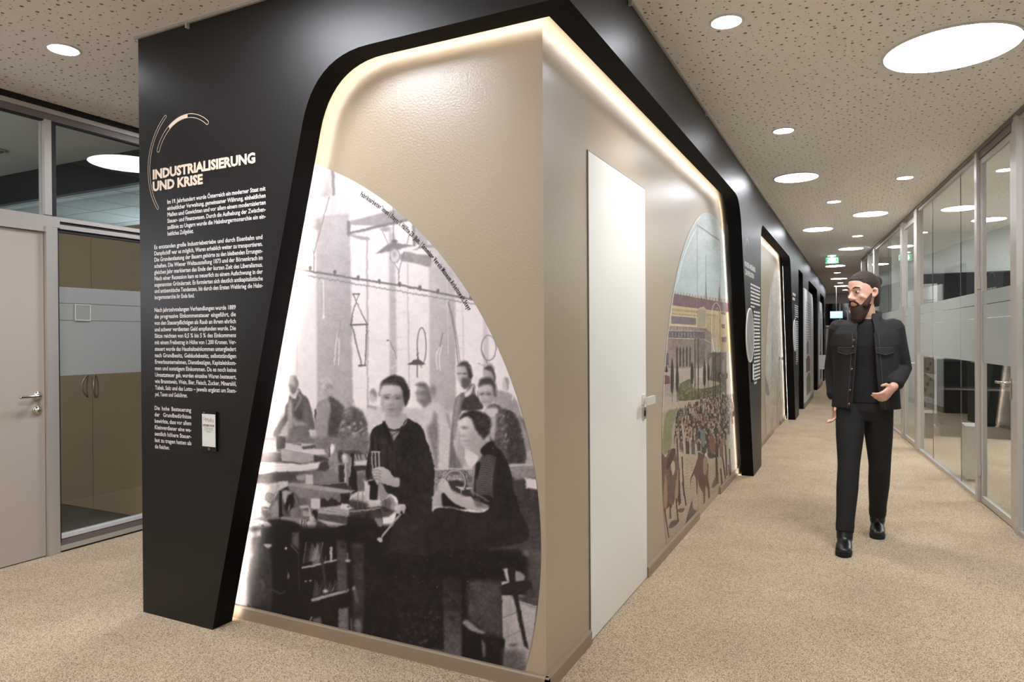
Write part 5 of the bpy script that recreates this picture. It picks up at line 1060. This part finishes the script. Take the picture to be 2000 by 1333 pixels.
# ---- lettering of the front black wall
pf_ = lambda x, z: (x, -PO - 0.001, z)
L = Lett(); L.line('INDUSTRIALISIERUNG', -1.937, 2.057, .060, .9, width=.664, place=pf_, bold=.045); L.line('UND KRISE', -1.937, 2.001, .060, .9, width=.340, place=pf_, bold=.045, smax=2)
L.build('title_lettering', M['lett_b'], wf)
paras = [(-1.836, -1.215, 1.931, .0294, ['Im 19. Jahrhundert wurde Österreich ein moderner Staat mit', 'einheitlicher Verwaltung, gemeinsamer Währung, einheitlichen', 'Maßen und Gewichten und vor allem einem modernisierten',
          'Steuer- und Finanzwesen. Durch die Aufhebung der Zwischen-', 'zolllinie zu Ungarn wurde die Habsburgermonarchie ein ein-', '~heitliches Zollgebiet.']),
         (-1.930, -1.235, 1.727, .0294, ['Es entstanden große Industriebetriebe und durch Eisenbahn und', 'Dampfschiff war es möglich, Waren erheblich weiter zu transportieren.', 'Die Grundentlastung der Bauern gehörte zu den bleibenden Errungen-',
          'schaften. Die Wiener Weltausstellung 1873 und der Börsenkrach im', 'gleichen Jahr markierten das Ende der kurzen Zeit des Liberalismus.', 'Nach einer Rezession kam es neuerlich zu einem Aufschwung in der',
          'sogenannten Gründerzeit. Es formierten sich deutlich antikapitalistische', 'und antisemitische Tendenzen, bis durch den Ersten Weltkrieg die Habs-', '~burgermonarchie ihr Ende fand.']),
         (-1.932, -1.397, 1.432, .0304, ['Nach jahrzehntelangen Verhandlungen wurde 1889', 'die progressive Einkommensteuer eingeführt, die', 'von den Steuerpflichtigen als Raub an ihrem ehrlich', 'und schwer verdienten Geld empfunden wurde. Die',
          'Sätze reichten von 0,5 % bis 5 % des Einkommens', 'mit einem Freibetrag in Höhe von 1.200 Kronen. Ver-', 'steuert wurde das Haushaltseinkommen untergliedert', 'nach Grundbesitz, Gebäudebesitz, selbstständigen',
          'Erwerbsunternehmen, Dienstbezügen, Kapitaleinkom-', 'men und sonstigem Einkommen. Da es noch keine', 'Umsatzsteuer gab, wurden einzelne Waren besteuert,', 'wie Branntwein, Wein, Bier, Fleisch, Zucker, Mineralöl,',
          'Tabak, Salz und das Lotto – jeweils ergänzt um Stem-', '~pel, Taxen und Gebühren.']),
         (-1.938, -1.686, .971, .0302, ['Die hohe Besteuerung', 'der Grundbedürfnisse', 'bewirkte, dass vor allem', 'Kleinverdiener eine we-', 'sentlich höhere Steuer-', 'last zu tragen hatten als', '~die Reichen.'])]
for x0, x1, z0, dz, lines in paras:
    L = Lett(); k_ = []
    for i, t in enumerate(lines):
        full = not t.startswith('~'); t = t.lstrip('~')
        L.line(t, x0, z0 - i * dz, .0272, .78, width=(x1 - x0) if full else None, place=pf_, bold=.02)
    L.build('paragraph_lettering', M['lett_w'], wf)
# thin round logo arcs
def arc_capsule(L, cx, cz, r, wd, a0, a1, t, place):
    n = 40; A = [math.radians(a0 + (a1 - a0) * i / n) for i in range(n + 1)]
    o = [(cx + (r + wd) * math.cos(a), cz + (r + wd) * math.sin(a)) for a in A]
    e1 = A[-1]; s_ = 1 if a1 > a0 else -1
    capE = [(cx + r * math.cos(e1) + wd * math.cos(e1 + s_ * b), cz + r * math.sin(e1) + wd * math.sin(e1 + s_ * b)) for b in np.linspace(.3, math.pi - .3, 6)]
    i_ = [(cx + (r - wd) * math.cos(a), cz + (r - wd) * math.sin(a)) for a in reversed(A)]
    e0 = A[0]; capS = [(cx + r * math.cos(e0) + wd * math.cos(e0 + math.pi + s_ * b), cz + r * math.sin(e0) + wd * math.sin(e0 + math.pi + s_ * b)) for b in np.linspace(.3, math.pi - .3, 6)]
    P_ = o + capE + i_ + capS; m_ = len(P_)
    for i in range(m_):
        a = Vector(P_[i]); b = Vector(P_[(i + 1) % m_]); d = b - a
        if d.length < 1e-6: continue
        nn = Vector((-d.y, d.x)).normalized() * t; L.quad([tuple(a - nn), tuple(b - nn), tuple(b + nn), tuple(a + nn)], place)
L = Lett(); arc_capsule(L, -1.663, 2.098, .299, .0065, 217, 127, .0011, pf_); arc_capsule(L, -1.70, 2.108, .210, .0085, 158, 50, .0011, pf_)
n = 14; A = [math.radians(124 - 36 * i / n) for i in range(n + 1)]
L.quad([(-1.70 + .2185 * math.cos(a), 2.108 + .2185 * math.sin(a)) for a in A] + [(-1.70 + .2015 * math.cos(a), 2.108 + .2015 * math.sin(a)) for a in reversed(A)], pf_)
L.build('logo_lines', M['lett_b'], wf)

# ---- phone shaped sign (the square code on it is left out)
def phone(name, loc, rz, w_, h_, label, text=True):
    t = empty(name, loc, label, 'sign', 'phone shaped signs on the black wall', rz)
    b_ = fillet([(-w_ / 2, 0), (w_ / 2, 0), (w_ / 2, h_), (-w_ / 2, h_)], {0: .006, 1: .006, 2: .006, 3: .006}, 4)
    bm = bmesh.new(); prism(bm, b_, lambda x, z: (x, 0, z), lambda x, z: (x, -.010, z)); obj('case', bm, M['phone'], t)
    obj('screen', B(-w_ / 2 + .004, w_ / 2 - .004, -.0108, -.0101, .021, h_ - .012), M['screen'], t)
    bm = bmesh.new(); q = Vector((0, -1, 0)).to_track_quat('Z', 'Y').to_matrix().to_4x4(); q.translation = Vector((0, -.0101, .0105))
    for r0, r1 in ((.0052, .0042),):
        vs = [[bm.verts.new(q @ Vector((r * math.cos(2 * math.pi * i / 20), r * math.sin(2 * math.pi * i / 20), .0005))) for i in range(20)] for r in (r0, r1)]
        for i in range(20): bm.faces.new((vs[0][i], vs[0][(i + 1) % 20], vs[1][(i + 1) % 20], vs[1][i]))
    obj('home_button', bm, M['lett_w'], t); obj('speaker_slot', B(-w_ / 2 + .010, -w_ / 2 + .02, -.0105, -.0101, h_ - .007, h_ - .005), M['lett_g'], t)
    if text:
        p2 = lambda x, z: (x, -.0113, z)
        L = Lett(); L.line('MaRa', -.020, .131, .026, .9, width=.054, place=p2, bold=-.01); L.build('logo_lettering', M['lett_r'], t)
        L = Lett(); L.line('STEUER.TOUR', -.037, .111, .0125, .9, width=.074, place=p2, bold=.03)
        L.line('Auf Spurensuche', -.028, .1015, .0075, .9, width=.056, place=p2); L.line('durch die Welt der', -.028, .0935, .0075, .9, width=.056, place=p2); L.line('Steuern!', -.014, .0855, .0075, .9, width=.028, place=p2)
        L.build('screen_lettering', M['lett_d'], t)
        L = Lett(); arc_capsule(L, -.027, .148, .006, .001, 0, 340, .0004, p2); L.quad([(-.034, .139), (-.022, .139), (-.022, .1405), (-.034, .1405)], p2); L.build('emblem', M['lett_g'], t)
    return t
phone('phone_sign', (-1.561, -PO, .802), 0, .092, .178, 'phone shaped sign with white screen below the text on the front black wall')

# ---- texts, round pictures and signs on the corridor columns
pc = lambda y, z: (PO + 0.001, y, z)
def words_rows(L, y0, y1, z0, dz, n, hgt, last=.4, r=random):
    for i in range(n):
        y = y0; end = y1 if i < n - 1 else y0 + (y1 - y0) * last
        while y < end - .02:
            wl = min(r.uniform(.03, .11), end - y); L.quad([(y, z0 - i * dz), (y + wl, z0 - i * dz), (y + wl, z0 - i * dz + hgt), (y, z0 - i * dz + hgt)], pc); y += wl + .016
def round_picture(y, z, label, tone):
    t = empty('round_picture', (PO, y, z), label, 'picture', 'round pictures on the black columns')
    q = Vector((1, 0, 0)).to_track_quat('Z', 'Y').to_matrix().to_4x4()
    bm = bmesh.new(); lathe(bm, [(.245, 0), (.245, .008), (.237, .010), (.232, .010), (.232, 0)], 48, q); obj('rim', bm, M['rim'], t, True)
    bm = bmesh.new(); lathe(bm, [(.232, 0), (.232, .008)], 48, q); obj('print', bm, tone, t)
tone1 = mat('pale_engraving_print', (150, 144, 142), .5, noise=(9, .5)); tone2 = mat('bluish_engraving_print', (168, 172, 186), .5, noise=(6, .25))
for dy, lab, tn in ((0, 'round pale portrait print on the first black corridor column', tone1), (4.88, 'round bluish print on the second black corridor column', tone2)):
    L = Lett()
    if dy == 0:
        L.line('VON DER AUFKLÄRUNG', 3.89, 1.905, .062, .9, width=.69, place=pc, bold=.03); L.line('ZUR REVOLUTION', 3.92, 1.835, .062, .9, width=.55, place=pc, bold=.03)
    else:
        words_rows(L, 8.80, 9.3, 1.91, .07, 2, .04, .8)
    L.build('title_lettering', M['lett_w'], wc)
    L = Lett(); words_rows(L, 4.26 + dy, 4.92 + dy, 1.765, .0335, 7, .016); words_rows(L, 4.47 + dy, 4.91 + dy, 1.52, .0335, 21, .017); L.build('paragraph_lettering', M['lett_w'], wc)
    L = Lett(); arc_capsule(L, 4.06 + dy, 2.055, .10, .004, 170, 20, .0015, pc); L.build('logo_lines', M['lett_b'], wc)
    round_picture(4.175 + dy, 1.307, lab, tn)
phone('phone_sign', (PO, 4.335, .88), math.pi / 2, .092, .178, 'phone shaped sign on the first black corridor column', False)

# ---- white text panels on the far columns
def text_panel(y0, y1, label):
    t = empty('text_panel', (PO, (y0 + y1) / 2, 0), label, 'panel', 'white text panels down the corridor'); c = (y0 + y1) / 2; h_ = y1 - y0
    o_ = fillet([(y0, .10), (y1, .10), (y1, 2.15), (y0, 2.15)], {2: min(.55, h_ * .4), 3: .03}, 10)
    bm = bmesh.new(); prism(bm, o_, lambda y, z: (.001, y - c, z), lambda y, z: (.022, y - c, z)); obj('board', bm, M['paperp'], t)
    pp = lambda y, z: (.023, y - c, z); L = Lett()
    for i in range(16):
        y = y0 + .14 * h_
        while y < y1 - .35 * h_: wl = random.uniform(.06, .16); L.quad([(y, 1.9 - i * .045), (y + wl, 1.9 - i * .045), (y + wl, 1.92 - i * .045), (y, 1.92 - i * .045)], pp); y += wl + .03
    L.build('text_lines', M['lett_g'], t)
    for k, (a, b, z0, z1, cc) in enumerate(((.18, .42, .95, 1.22, (120, 124, 108)), (.12, .55, .62, .93, (128, 92, 78)), (.15, .6, .2, .6, (132, 130, 100)))):
        L = Lett(); P_ = [(y0 + h_ * (a + (b - a) * u), z0 + (z1 - z0) * v) for u, v in ((0, 0), (1, 0), (1, .7), (.75, .95), (.4, 1), (0, .8))]; L.quad(P_, pp); L.build('picture', mat('panel_picture_ink', cc, .6, noise=(14, .5)), t)
    o2 = obj('footing', B(.001, .02, y0 - c, y1 - c, 0, .095), M['skirt'], t)
text_panel(11.0, 13.7, 'nearest white text panel with old pictures down the corridor'); text_panel(16.2, 18.0, 'farther narrow white text panel down the corridor'); 

# ---- hidden wallpapered doors
def hidden_door(name, y0, y1, zt, hy, label):
    t = empty(name, (0, (y0 + y1) / 2, 0), label, 'door'); t['kind'] = 'structure'
    for a in ((y0 - .002, y0 + .002, .0, zt), (y1 - .002, y1 + .002, 0, zt), (y0, y1, zt - .002, zt + .002)): PW('gap_line', M['skirt'], t, .0018, .0022, *a)
    square_handle(t, hy, .975, -1 if hy > (y0 + y1) / 2 else 1)
hidden_door('door_5', 2.69, 3.62, 2.09, 3.55, 'wallpapered hidden door in the coloured engraving mural'); hidden_door('door_6', 7.5, 8.45, 2.09, 8.36, 'wallpapered hidden door in the pale mural')

# ================================================================== PEOPLE
def skin_mat(name, rgb): return mat(name, rgb, .5, noise=(30, .06))
M['skin'] = skin_mat('skin', (234, 184, 160)); M['denim'] = mat('washed_black_denim', (36, 34, 35), .85, noise=(60, .25), bump=(420, .25, .002)); M['shirt'] = mat('black_jersey', (22, 21, 22), .9)
M['trous'] = mat('black_trousers', (26, 25, 26), .85, noise=(40, .2)); M['boot'] = mat('black_leather', (20, 19, 19), .32); M['sole'] = mat('rubber_sole', (16, 15, 15), .7)
M['hair'] = mat('dark_brown_hair', (50, 35, 27), .7, noise=(90, .5), bump=(160, .9, .006)); M['beard'] = mat('brown_beard', (64, 42, 32), .8, noise=(120, .4), bump=(220, .9, .005))
M['eyew'] = mat('eye_white', (170, 160, 154), .4); M['iris'] = mat('eye_iris', (48, 40, 34), .15); M['lip'] = mat('lips', (170, 108, 96), .5); M['thread'] = mat('faded_seam', (86, 84, 84), .9); M['button'] = mat('copper_button', (120, 90, 66), .35, metal=.8)
M['greyt'] = mat('grey_jersey', (128, 128, 130), .9)
def remeshed(name, bm, m_, parent, vox=.006, sm=2):
    me = bpy.data.meshes.new(name); bmesh.ops.recalc_face_normals(bm, faces=bm.faces); bm.to_mesh(me); bm.free()
    o = bpy.data.objects.new(name, me); COL.objects.link(o)
    r = o.modifiers.new('r', 'REMESH'); r.mode = 'VOXEL'; r.voxel_size = vox; r.use_smooth_shade = True
    s_ = o.modifiers.new('s', 'SMOOTH'); s_.iterations = sm; s_.factor = .5
    dg = bpy.context.evaluated_depsgraph_get(); dg.update(); nm = bpy.data.meshes.new_from_object(o.evaluated_get(dg)); bpy.data.objects.remove(o)
    nm.name = name; nm.materials.clear(); return link(name, nm, m_, parent, True)
V = Vector
def hand(bm, wr, d, side, s=1.0, curl=.5):
    """wr wrist, d pointing direction, side = direction towards the thumb"""
    wr = V(wr); d = V(d).normalized(); th = V(side); th = (th - d * th.dot(d)).normalized(); n = d.cross(th).normalized()
    if n.z > 0 and abs(d.z) < .5: n = -n
    loft(bm, [(wr - d * .01 * s, .026 * s, .019 * s, th, n), (wr + d * .02 * s, .032 * s, .018 * s, th, n), (wr + d * .05 * s, .040 * s, .017 * s, th, n), (wr + d * .085 * s, .041 * s, .015 * s, th, n), (wr + d * .095 * s, .036 * s, .010 * s, th, n)], 14)
    for i, (o, l) in enumerate(((.030, .070), (.010, .080), (-.010, .074), (-.029, .058))):
        b = wr + d * .082 * s + th * o * s; c = curl * (1 + .15 * i)
        p1 = b + (d * math.cos(c * .5) + n * math.sin(c * .5)) * l * .42 * s; p2 = p1 + (d * math.cos(c * 1.3) + n * math.sin(c * 1.3)) * l * .32 * s; p3 = p2 + (d * math.cos(c * 2) + n * math.sin(c * 2)) * l * .26 * s
        tube(bm, [b - d * .02 * s, b, p1, p2, p3], [.010 * s, .0098 * s, .0092 * s, .0085 * s, .0072 * s], 8)
    b = wr + d * .022 * s + th * .026 * s; p1 = b + (th * .75 + d * .6 + n * .2).normalized() * .036 * s; p2 = p1 + (th * .25 + d + n * .35).normalized() * .030 * s
    tube(bm, [b - th * .012 * s, b, p1, p2], [.014 * s, .0125 * s, .0105 * s, .0088 * s], 8)
def person(J, root, C_, yaw, vox=.006, detail=True):
    """J: joints in world space; clothes C_: materials"""
    P0 = V(root.location); q = lambda k: V(J[k]) - P0; F_ = V((0, -1, 0)); X_ = V((1, 0, 0))
    hc = q('chin'); Rz = Matrix.Rotation(R(yaw), 4, 'Z'); T_ = Matrix.Translation(hc) @ Rz @ Matrix.Rotation(R(6), 4, 'X')
    bm = bmesh.new()
    hp = lambda x, y, z: T_ @ V((x, y, z)); hx = (T_.to_3x3() @ V((1, 0, 0))); hy = (T_.to_3x3() @ V((0, 1, 0)))
    loft(bm, [(hp(0, y, z), rx, ry, hx, hy) for z, y, rx, ry in ((.0, -.046, .022, .018), (.012, -.036, .036, .036), (.035, -.018, .050, .062), (.06, -.006, .058, .078), (.09, 0, .066, .088), (.125, .004, .072, .094), (.16, .008, .0755, .098), (.19, .010, .071, .092), (.215, .012, .057, .074), (.232, .014, .036, .048), (.240, .015, .014, .02))], 24)
    tube(bm, [hp(0, -.086, .135), hp(0, -.097, .112), hp(0, -.110, .090), hp(0, -.100, .080)], [.009, .010, .0135, .010], 10); tube(bm, [hp(-.014, -.092, .084), hp(.014, -.092, .084)], .009, 8)
    tube(bm, [hp(-.046, -.070, .146), hp(-.024, -.086, .147), hp(0, -.087, .142), hp(.024, -.086, .147), hp(.046, -.070, .146)], [.008, .010, .008, .010, .008], 8)
    tube(bm, [hp(-.022, -.082, .058), hp(0, -.089, .059), hp(.022, -.082, .058)], [.006, .008, .006], 8); tube(bm, [hp(-.018, -.080, .046), hp(0, -.086, .046), hp(.018, -.080, .046)], [.006, .008, .006], 8)
    for s_ in (-1, 1):
        tube(bm, [hp(s_ * .074, .012, .138), hp(s_ * .085, .024, .130), hp(s_ * .085, .024, .105), hp(s_ * .075, .010, .085)], [.008, .010, .009, .007], 8); tube(bm, [hp(s_ * .045, -.062, .098), hp(s_ * .050, -.045, .085)], [.014, .013], 8)
    ne = q('neck'); tube(bm, [hp(0, .012, .06), (hp(0, .015, .02) + ne) / 2, ne, ne - V((0, 0, .05))], [.052, .054, .058, .075], 16)
    pe = q('pelvis'); ch = q('chest')
    loft(bm, [(pe - V((0, 0, .10)), .12, .08, X_, -F_), (pe, .145, .09, X_, -F_), (pe + (ch - pe) * .45, .125, .085, X_, -F_), (ch, .155, .10, X_, -F_), (ne + (ch - ne) * .25, .15, .075, X_, -F_), (ne - V((0, 0, .005)), .05, .05, X_, -F_)], 24)
    for s_ in 'RL':
        sh, el, wr, hd = q('sh' + s_), q('el' + s_), q('wr' + s_), q('hd' + s_)
        tube(bm, [sh, (sh + el) / 2, el, (el * .6 + wr * .4), wr], [.046, .042, .036, .037, .024], 14); hand(bm, wr, hd - wr, V(J['th' + s_]), 1.0, J.get('curl' + s_, .5))
        hi, kn, an = q('hi' + s_), q('kn' + s_), q('an' + s_); tube(bm, [hi, (hi + kn) / 2, kn, kn * .65 + an * .35, an], [.078, .070, .052, .054, .036], 14)
        to = q('to' + s_); tube(bm, [an - V((0, 0, .03)), (an + to) / 2 - V((0, 0, .03)), to], [.024, .026, .018], 10)
    remeshed('body', bm, M['skin'], root, vox)
    # face details
    for s_ in (-1, 1):
        bm = bmesh.new(); bmesh.ops.create_uvsphere(bm, u_segments=12, v_segments=8, radius=.0118, matrix=Matrix.Translation(hp(s_ * .031, -.077, .125))); e_ = obj('eye', bm, M['eyew'], root, True)
        bm = bmesh.new(); bmesh.ops.create_uvsphere(bm, u_segments=10, v_segments=8, radius=.0070, matrix=Matrix.Translation(hp(s_ * .031 - .001, -.0838, .125))); obj('iris', bm, M['iris'], e_, True)
        bm = bmesh.new(); tube(bm, [hp(s_ * .014, -.094, .150), hp(s_ * .032, -.093, .156), hp(s_ * .050, -.076, .151)], [.003, .0042, .0028], 6); obj('eyebrow', bm, M['hair'], root, True)
    bm = bmesh.new()     # hair: a cap over the skull, fuller at the back
    loft(bm, [(hp(0, y, z), rx, ry, hx, hy) for z, y, rx, ry in ((.02, .062, .048, .040), (.05, .060, .058, .050), (.085, .050, .066, .062), (.12, .036, .078, .078), (.155, .026, .0825, .092), (.18, .018, .081, .098), (.205, .014, .072, .089), (.228, .014, .054, .066), (.245, .016, .030, .038), (.252, .016, .010, .014))], 24)
    if C_.get('bun'):
        bmesh.ops.create_uvsphere(bm, u_segments=16, v_segments=12, radius=.036, matrix=Matrix.Translation(hp(.0, .122, .175))); tube(bm, [hp(0, .09, .16), hp(0, .12, .172)], .022, 10)
    remeshed('hair', bm, M['hair'], root, vox, 2)
    if C_.get('beard'):
        bm = bmesh.new(); loft(bm, [(hp(0, y, z), rx, ry, hx, hy) for z, y, rx, ry in ((-.065, -.062, .020, .018), (-.045, -.056, .036, .034), (-.015, -.044, .048, .048), (.012, -.034, .052, .060), (.034, -.024, .0555, .066), (.046, -.014, .0575, .066))], 20)
        tube(bm, [hp(-.030, -.080, .052), hp(-.016, -.093, .070), hp(0, -.096, .072), hp(.016, -.093, .070), hp(.030, -.080, .052)], [.008, .008, .007, .008, .008], 8)
        for s_ in (-1, 1): tube(bm, [hp(s_ * .067, -.006, .105), hp(s_ * .062, -.024, .07), hp(s_ * .052, -.045, .04)], [.009, .016, .020], 8)
        remeshed('beard', bm, M['beard'], root, vox, 2)
    # trousers
    bm = bmesh.new(); loft(bm, [(pe + V((0, 0, .07)), .150, .098, X_, -F_), (pe, .158, .104, X_, -F_), (pe - V((0, 0, .07)), .155, .104, X_, -F_), (pe - V((0, 0, .13)), .12, .085, X_, -F_)], 24)
    for s_ in 'RL':
        hi, kn, an = q('hi' + s_), q('kn' + s_), q('an' + s_); a2 = an + (kn - an) * .0
        tube(bm, [hi, (hi + kn) / 2, kn + (hi - kn) * .12, kn, kn * .65 + a2 * .35, a2 * .8 + kn * .2, a2 * .9 + kn * .1, a2], [.090, .080, .066, .063, .062, .052, .053, .050], 16, ends=False)
    remeshed('trousers', bm, C_['trousers'], root, vox)
    for s_ in 'RL':
        an, to = q('an' + s_), q('to' + s_); d = (to - an); d.z = 0; d.normalize(); sd = V((-d.y, d.x, 0)); gz = -P0.z
        bm = bmesh.new(); kn = q('kn' + s_)
        tube(bm, [an + (kn - an) * .26, an + (kn - an) * .1, an - V((0, 0, .02)), an - V((0, 0, .035)) + d * .02], [.050, .048, .047, .045], 16); fw = an.copy(); fw.z = .045
        loft(bm, [(fw - d * .055 + V((0, 0, .005)), .024, .028, sd, V((0, 0, 1))), (fw - d * .03, .038, .042, sd, V((0, 0, 1))), (fw + d * .03, .042, .046, sd, V((0, 0, 1))), (fw + d * .09 - V((0, 0, .006)), .046, .034, sd, V((0, 0, 1))), (fw + d * .14 - V((0, 0, .012)), .044, .027, sd, V((0, 0, 1))), (fw + d * .175 - V((0, 0, .016)), .026, .018, sd, V((0, 0, 1)))], 16)
        b_ = remeshed('boot', bm, M['boot'], root, vox)
        sp = [(-.062, 0), (-.055, .026), (-.02, .036), (.04, .038), (.10, .046), (.15, .042), (.180, .022), (.188, 0)]; sp = sp + [(x, -y) for x, y in reversed(sp[1:-1])]
        bm = bmesh.new(); fn = lambda h_: (lambda x, y: tuple(V((fw.x, fw.y, 0)) + d * x + sd * y + V((0, 0, h_)))); prism(bm, sp, fn(.001), fn(.022)); obj('sole', bm, M['sole'], b_)
    # upper clothes
    bm = bmesh.new(); top = ne - V((0, 0, .012)); k = C_.get('fat', 0)
    loft(bm, [(pe + V((0, 0, -.02)), .160, .108, X_, -F_), (pe + V((0, 0, .08)), .150, .104, X_, -F_), (pe + (ch - pe) * .6, .146, .100, X_, -F_), (ch, .168, .110, X_, -F_), (ne + (ch - ne) * .3, .165, .088, X_, -F_), (ne + (ch - ne) * .10, .09, .066, X_, -F_), (top, .066, .064, X_, -F_)], 24)
    if C_.get('jacket') is None:
        for s_ in 'RL':
            sh, el = q('sh' + s_), q('el' + s_); tube(bm, [sh, sh * .5 + el * .5, sh * .25 + el * .75], [.060, .056, .054], 14)
    remeshed('shirt', bm, C_['shirt'], root, vox)
    if C_.get('jacket'):
        bm = bmesh.new()
        def shell(z_, cx, rx, ry, g):       # ring open at the front by the gap g
            c = V((cx, pe.y + (ne.y - pe.y) * ((z_ - pe.z) / (ne.z - pe.z)), z_)); n = 40; a0 = -90 + g; o = []
            for i in range(n + 1): t = R(a0 + (360 - 2 * g) * i / n); o.append(c + V((rx * math.cos(t), ry * math.sin(t), 0)))
            return o
        zz = [(pe.z - .055, .196, .142, 24), (pe.z + .03, .190, .140, 23), (pe.z + .16, .186, .136, 20), (pe.z + .30, .192, .140, 17), (ch.z, .202, .142, 15), (ch.z + .07, .200, .130, 14), (ne.z - .045, .165, .108, 16), (ne.z - .012, .098, .088, 22), (ne.z + .022, .078, .080, 30)]
        rows = []
        for th_ in (0, -.012):
            rr = []
            for z_, rx, ry, g in zz: rr.append([bm.verts.new(v) for v in shell(z_, pe.x + (ch.x - pe.x) * .5, rx + th_, ry + th_, g)])
            rows.append(rr)
        O_, I_ = rows; n = len(O_[0])
        for a, b in zip(O_, O_[1:]):
            for i in range(n - 1): bm.faces.new((a[i], a[i + 1], b[i + 1], b[i]))
        for a, b in zip(I_, I_[1:]):
            for i in range(n - 1): bm.faces.new((a[i], b[i], b[i + 1], a[i + 1]))
        for a, b in ((O_[0], I_[0]), (I_[-1], O_[-1])):
            for i in range(n - 1): bm.faces.new((a[i + 1], a[i], b[i], b[i + 1]))
        for j in range(len(O_) - 1):
            bm.faces.new((O_[j][0], O_[j + 1][0], I_[j + 1][0], I_[j][0])); bm.faces.new((O_[j + 1][-1], O_[j][-1], I_[j][-1], I_[j + 1][-1]))
        for s_ in 'RL':
            sh, el, wr = q('sh' + s_), q('el' + s_), q('wr' + s_); w2 = wr + (el - wr) * .22
            tube(bm, [sh + V((0, 0, -.0)), sh * .7 + el * .3, sh * .35 + el * .65, el, el * .6 + w2 * .4, w2 + (el - w2) * .12, w2], [.069, .064, .060, .057, .053, .048, .049], 18)
        # turned-down collar
        for s_ in (-1, 1): tube(bm, [ne + V((s_ * .055, -.085, -.055)), ne + V((s_ * .070, -.060, -.005)), ne + V((s_ * .074, 0, .022)), ne + V((s_ * .045, .062, .032)), ne + V((0, .078, .034))], [.016, .020, .018, .018, .018], 10, flat=.8)
        j_ = remeshed('jacket', bm, C_['jacket'], root, vox, 2)
        cz = V((pe.x + (ch.x - pe.x) * .5, 0, 0))
        for s_ in (-1, 1):      # chest pockets, front bands, buttons
            x0 = cz.x + s_ * .105; yb = lambda x, z_, e_: (pe.y + (ne.y - pe.y) * ((z_ - pe.z) / (ne.z - pe.z))) - .140 * math.sqrt(max(.05, 1 - ((x - cz.x) / .199) ** 2)) - e_
            bm = bmesh.new(); z1 = ch.z - .015
            out = [(x0 - .048, z1), (x0 + .048, z1), (x0 + .048, z1 - .03), (x0, z1 - .045), (x0 - .048, z1 - .03)]; prism(bm, out, lambda x, z_: (x, yb(x, z_, .002), z_), lambda x, z_: (x, yb(x, z_, .009), z_)); obj('pocket_flap', bm, M['thread'] if False else C_['jacket'], j_)
            bm = bmesh.new(); tube(bm, [(x, yb(x, z_, .0095), z_) for x, z_ in out + [out[0]]], .0014, 5, ends=False); obj('seam', bm, M['thread'], j_)
            bm = bmesh.new(); P_ = []
            for z_, rx, ry, g in zz[:-3]: t = R(-90 + s_ * g * 1.02); P_.append(V((cz.x + (rx + .001) * math.cos(t), pe.y + (ne.y - pe.y) * ((z_ - pe.z) / (ne.z - pe.z)) + (ry + .001) * math.sin(t), z_)))
            tube(bm, P_, .006, 8); obj('front_band', bm, C_['jacket'], j_, True)
            bm = bmesh.new(); P2 = [p_ + V((s_ * .022, .002, 0)) for p_ in P_]; tube(bm, P2, .0014, 5, ends=False); obj('seam', bm, M['thread'], j_)
            if s_ < 0:
                for p_ in P_[:5]:
                    bm = bmesh.new(); qq = V((0, -1, 0)).to_track_quat('Z', 'Y').to_matrix().to_4x4(); qq.translation = p_ + V((-.012, -.004, .03)); lathe(bm, [(.0075, 0), (.0075, .004), (.005, .006)], 12, qq); obj('button', bm, M['button'], j_)
pm = empty('person', (1.06, 2.55, 0), 'bearded man in black denim jacket and black trousers walking down the corridor', 'person')
J = dict(chin=(1.062, 2.545, 1.452), neck=(1.072, 2.585, 1.415), chest=(1.072, 2.575, 1.24), pelvis=(1.065, 2.575, .90),
         shR=(.925, 2.585, 1.345), elR=(.885, 2.66, 1.09), wrR=(.893, 2.585, .872), hdR=(.897, 2.55, .77), thR=(.25, -1, 0), curlR=.55,
         shL=(1.218, 2.585, 1.345), elL=(1.272, 2.64, 1.09), wrL=(1.215, 2.43, .985), hdL=(1.155, 2.36, .925), thL=(-.2, -.6, .8), curlL=.75,
         hiR=(.985, 2.565, .86), knR=(.972, 2.44, .485), anR=(.950, 2.335, .105), toR=(.945, 2.20, .035),
         hiL=(1.135, 2.58, .86), knL=(1.146, 2.60, .48), anL=(1.137, 2.825, .115), toL=(1.133, 2.70, .035))
person(J, pm, dict(trousers=M['trous'], shirt=M['shirt'], jacket=M['denim'], bun=True, beard=True), -42)
p2 = empty('person', (1.04, 12.90, 0), 'person in grey short sleeved shirt far down the corridor, mostly hidden by the walking man', 'person')
J2 = dict(chin=(1.10, 12.88, 1.44), neck=(1.08, 12.90, 1.40), chest=(1.06, 12.90, 1.24), pelvis=(1.04, 12.90, .91),
          shR=(.90, 12.90, 1.33), elR=(.70, 12.85, 1.14), wrR=(.52, 12.70, .96), hdR=(.47, 12.62, .88), thR=(.2, -.6, .8),
          shL=(1.22, 12.90, 1.33), elL=(1.27, 12.95, 1.08), wrL=(1.25, 12.85, .86), hdL=(1.25, 12.83, .76), thL=(0, -1, 0),
          hiR=(.96, 12.90, .86), knR=(.96, 12.86, .49), anR=(.96, 12.92, .11), toR=(.95, 12.79, .035), hiL=(1.12, 12.90, .86), knL=(1.12, 12.90, .49), anL=(1.12, 13.00, .11), toL=(1.12, 12.87, .035))
person(J2, p2, dict(trousers=M['trous'], shirt=M['greyt']), 10, vox=.010)
sh_ = empty('paper_sheets', (.42, 12.58, .86), 'white sheets held in the hand of the person far down the corridor', 'paper')
obj('sheet', B(-.09, .06, -.006, -.003, -.20, .06), M['paperp'], sh_); obj('sheet', B(-.07, .07, -.0025, .0, -.22, .05), M['screen'], sh_)
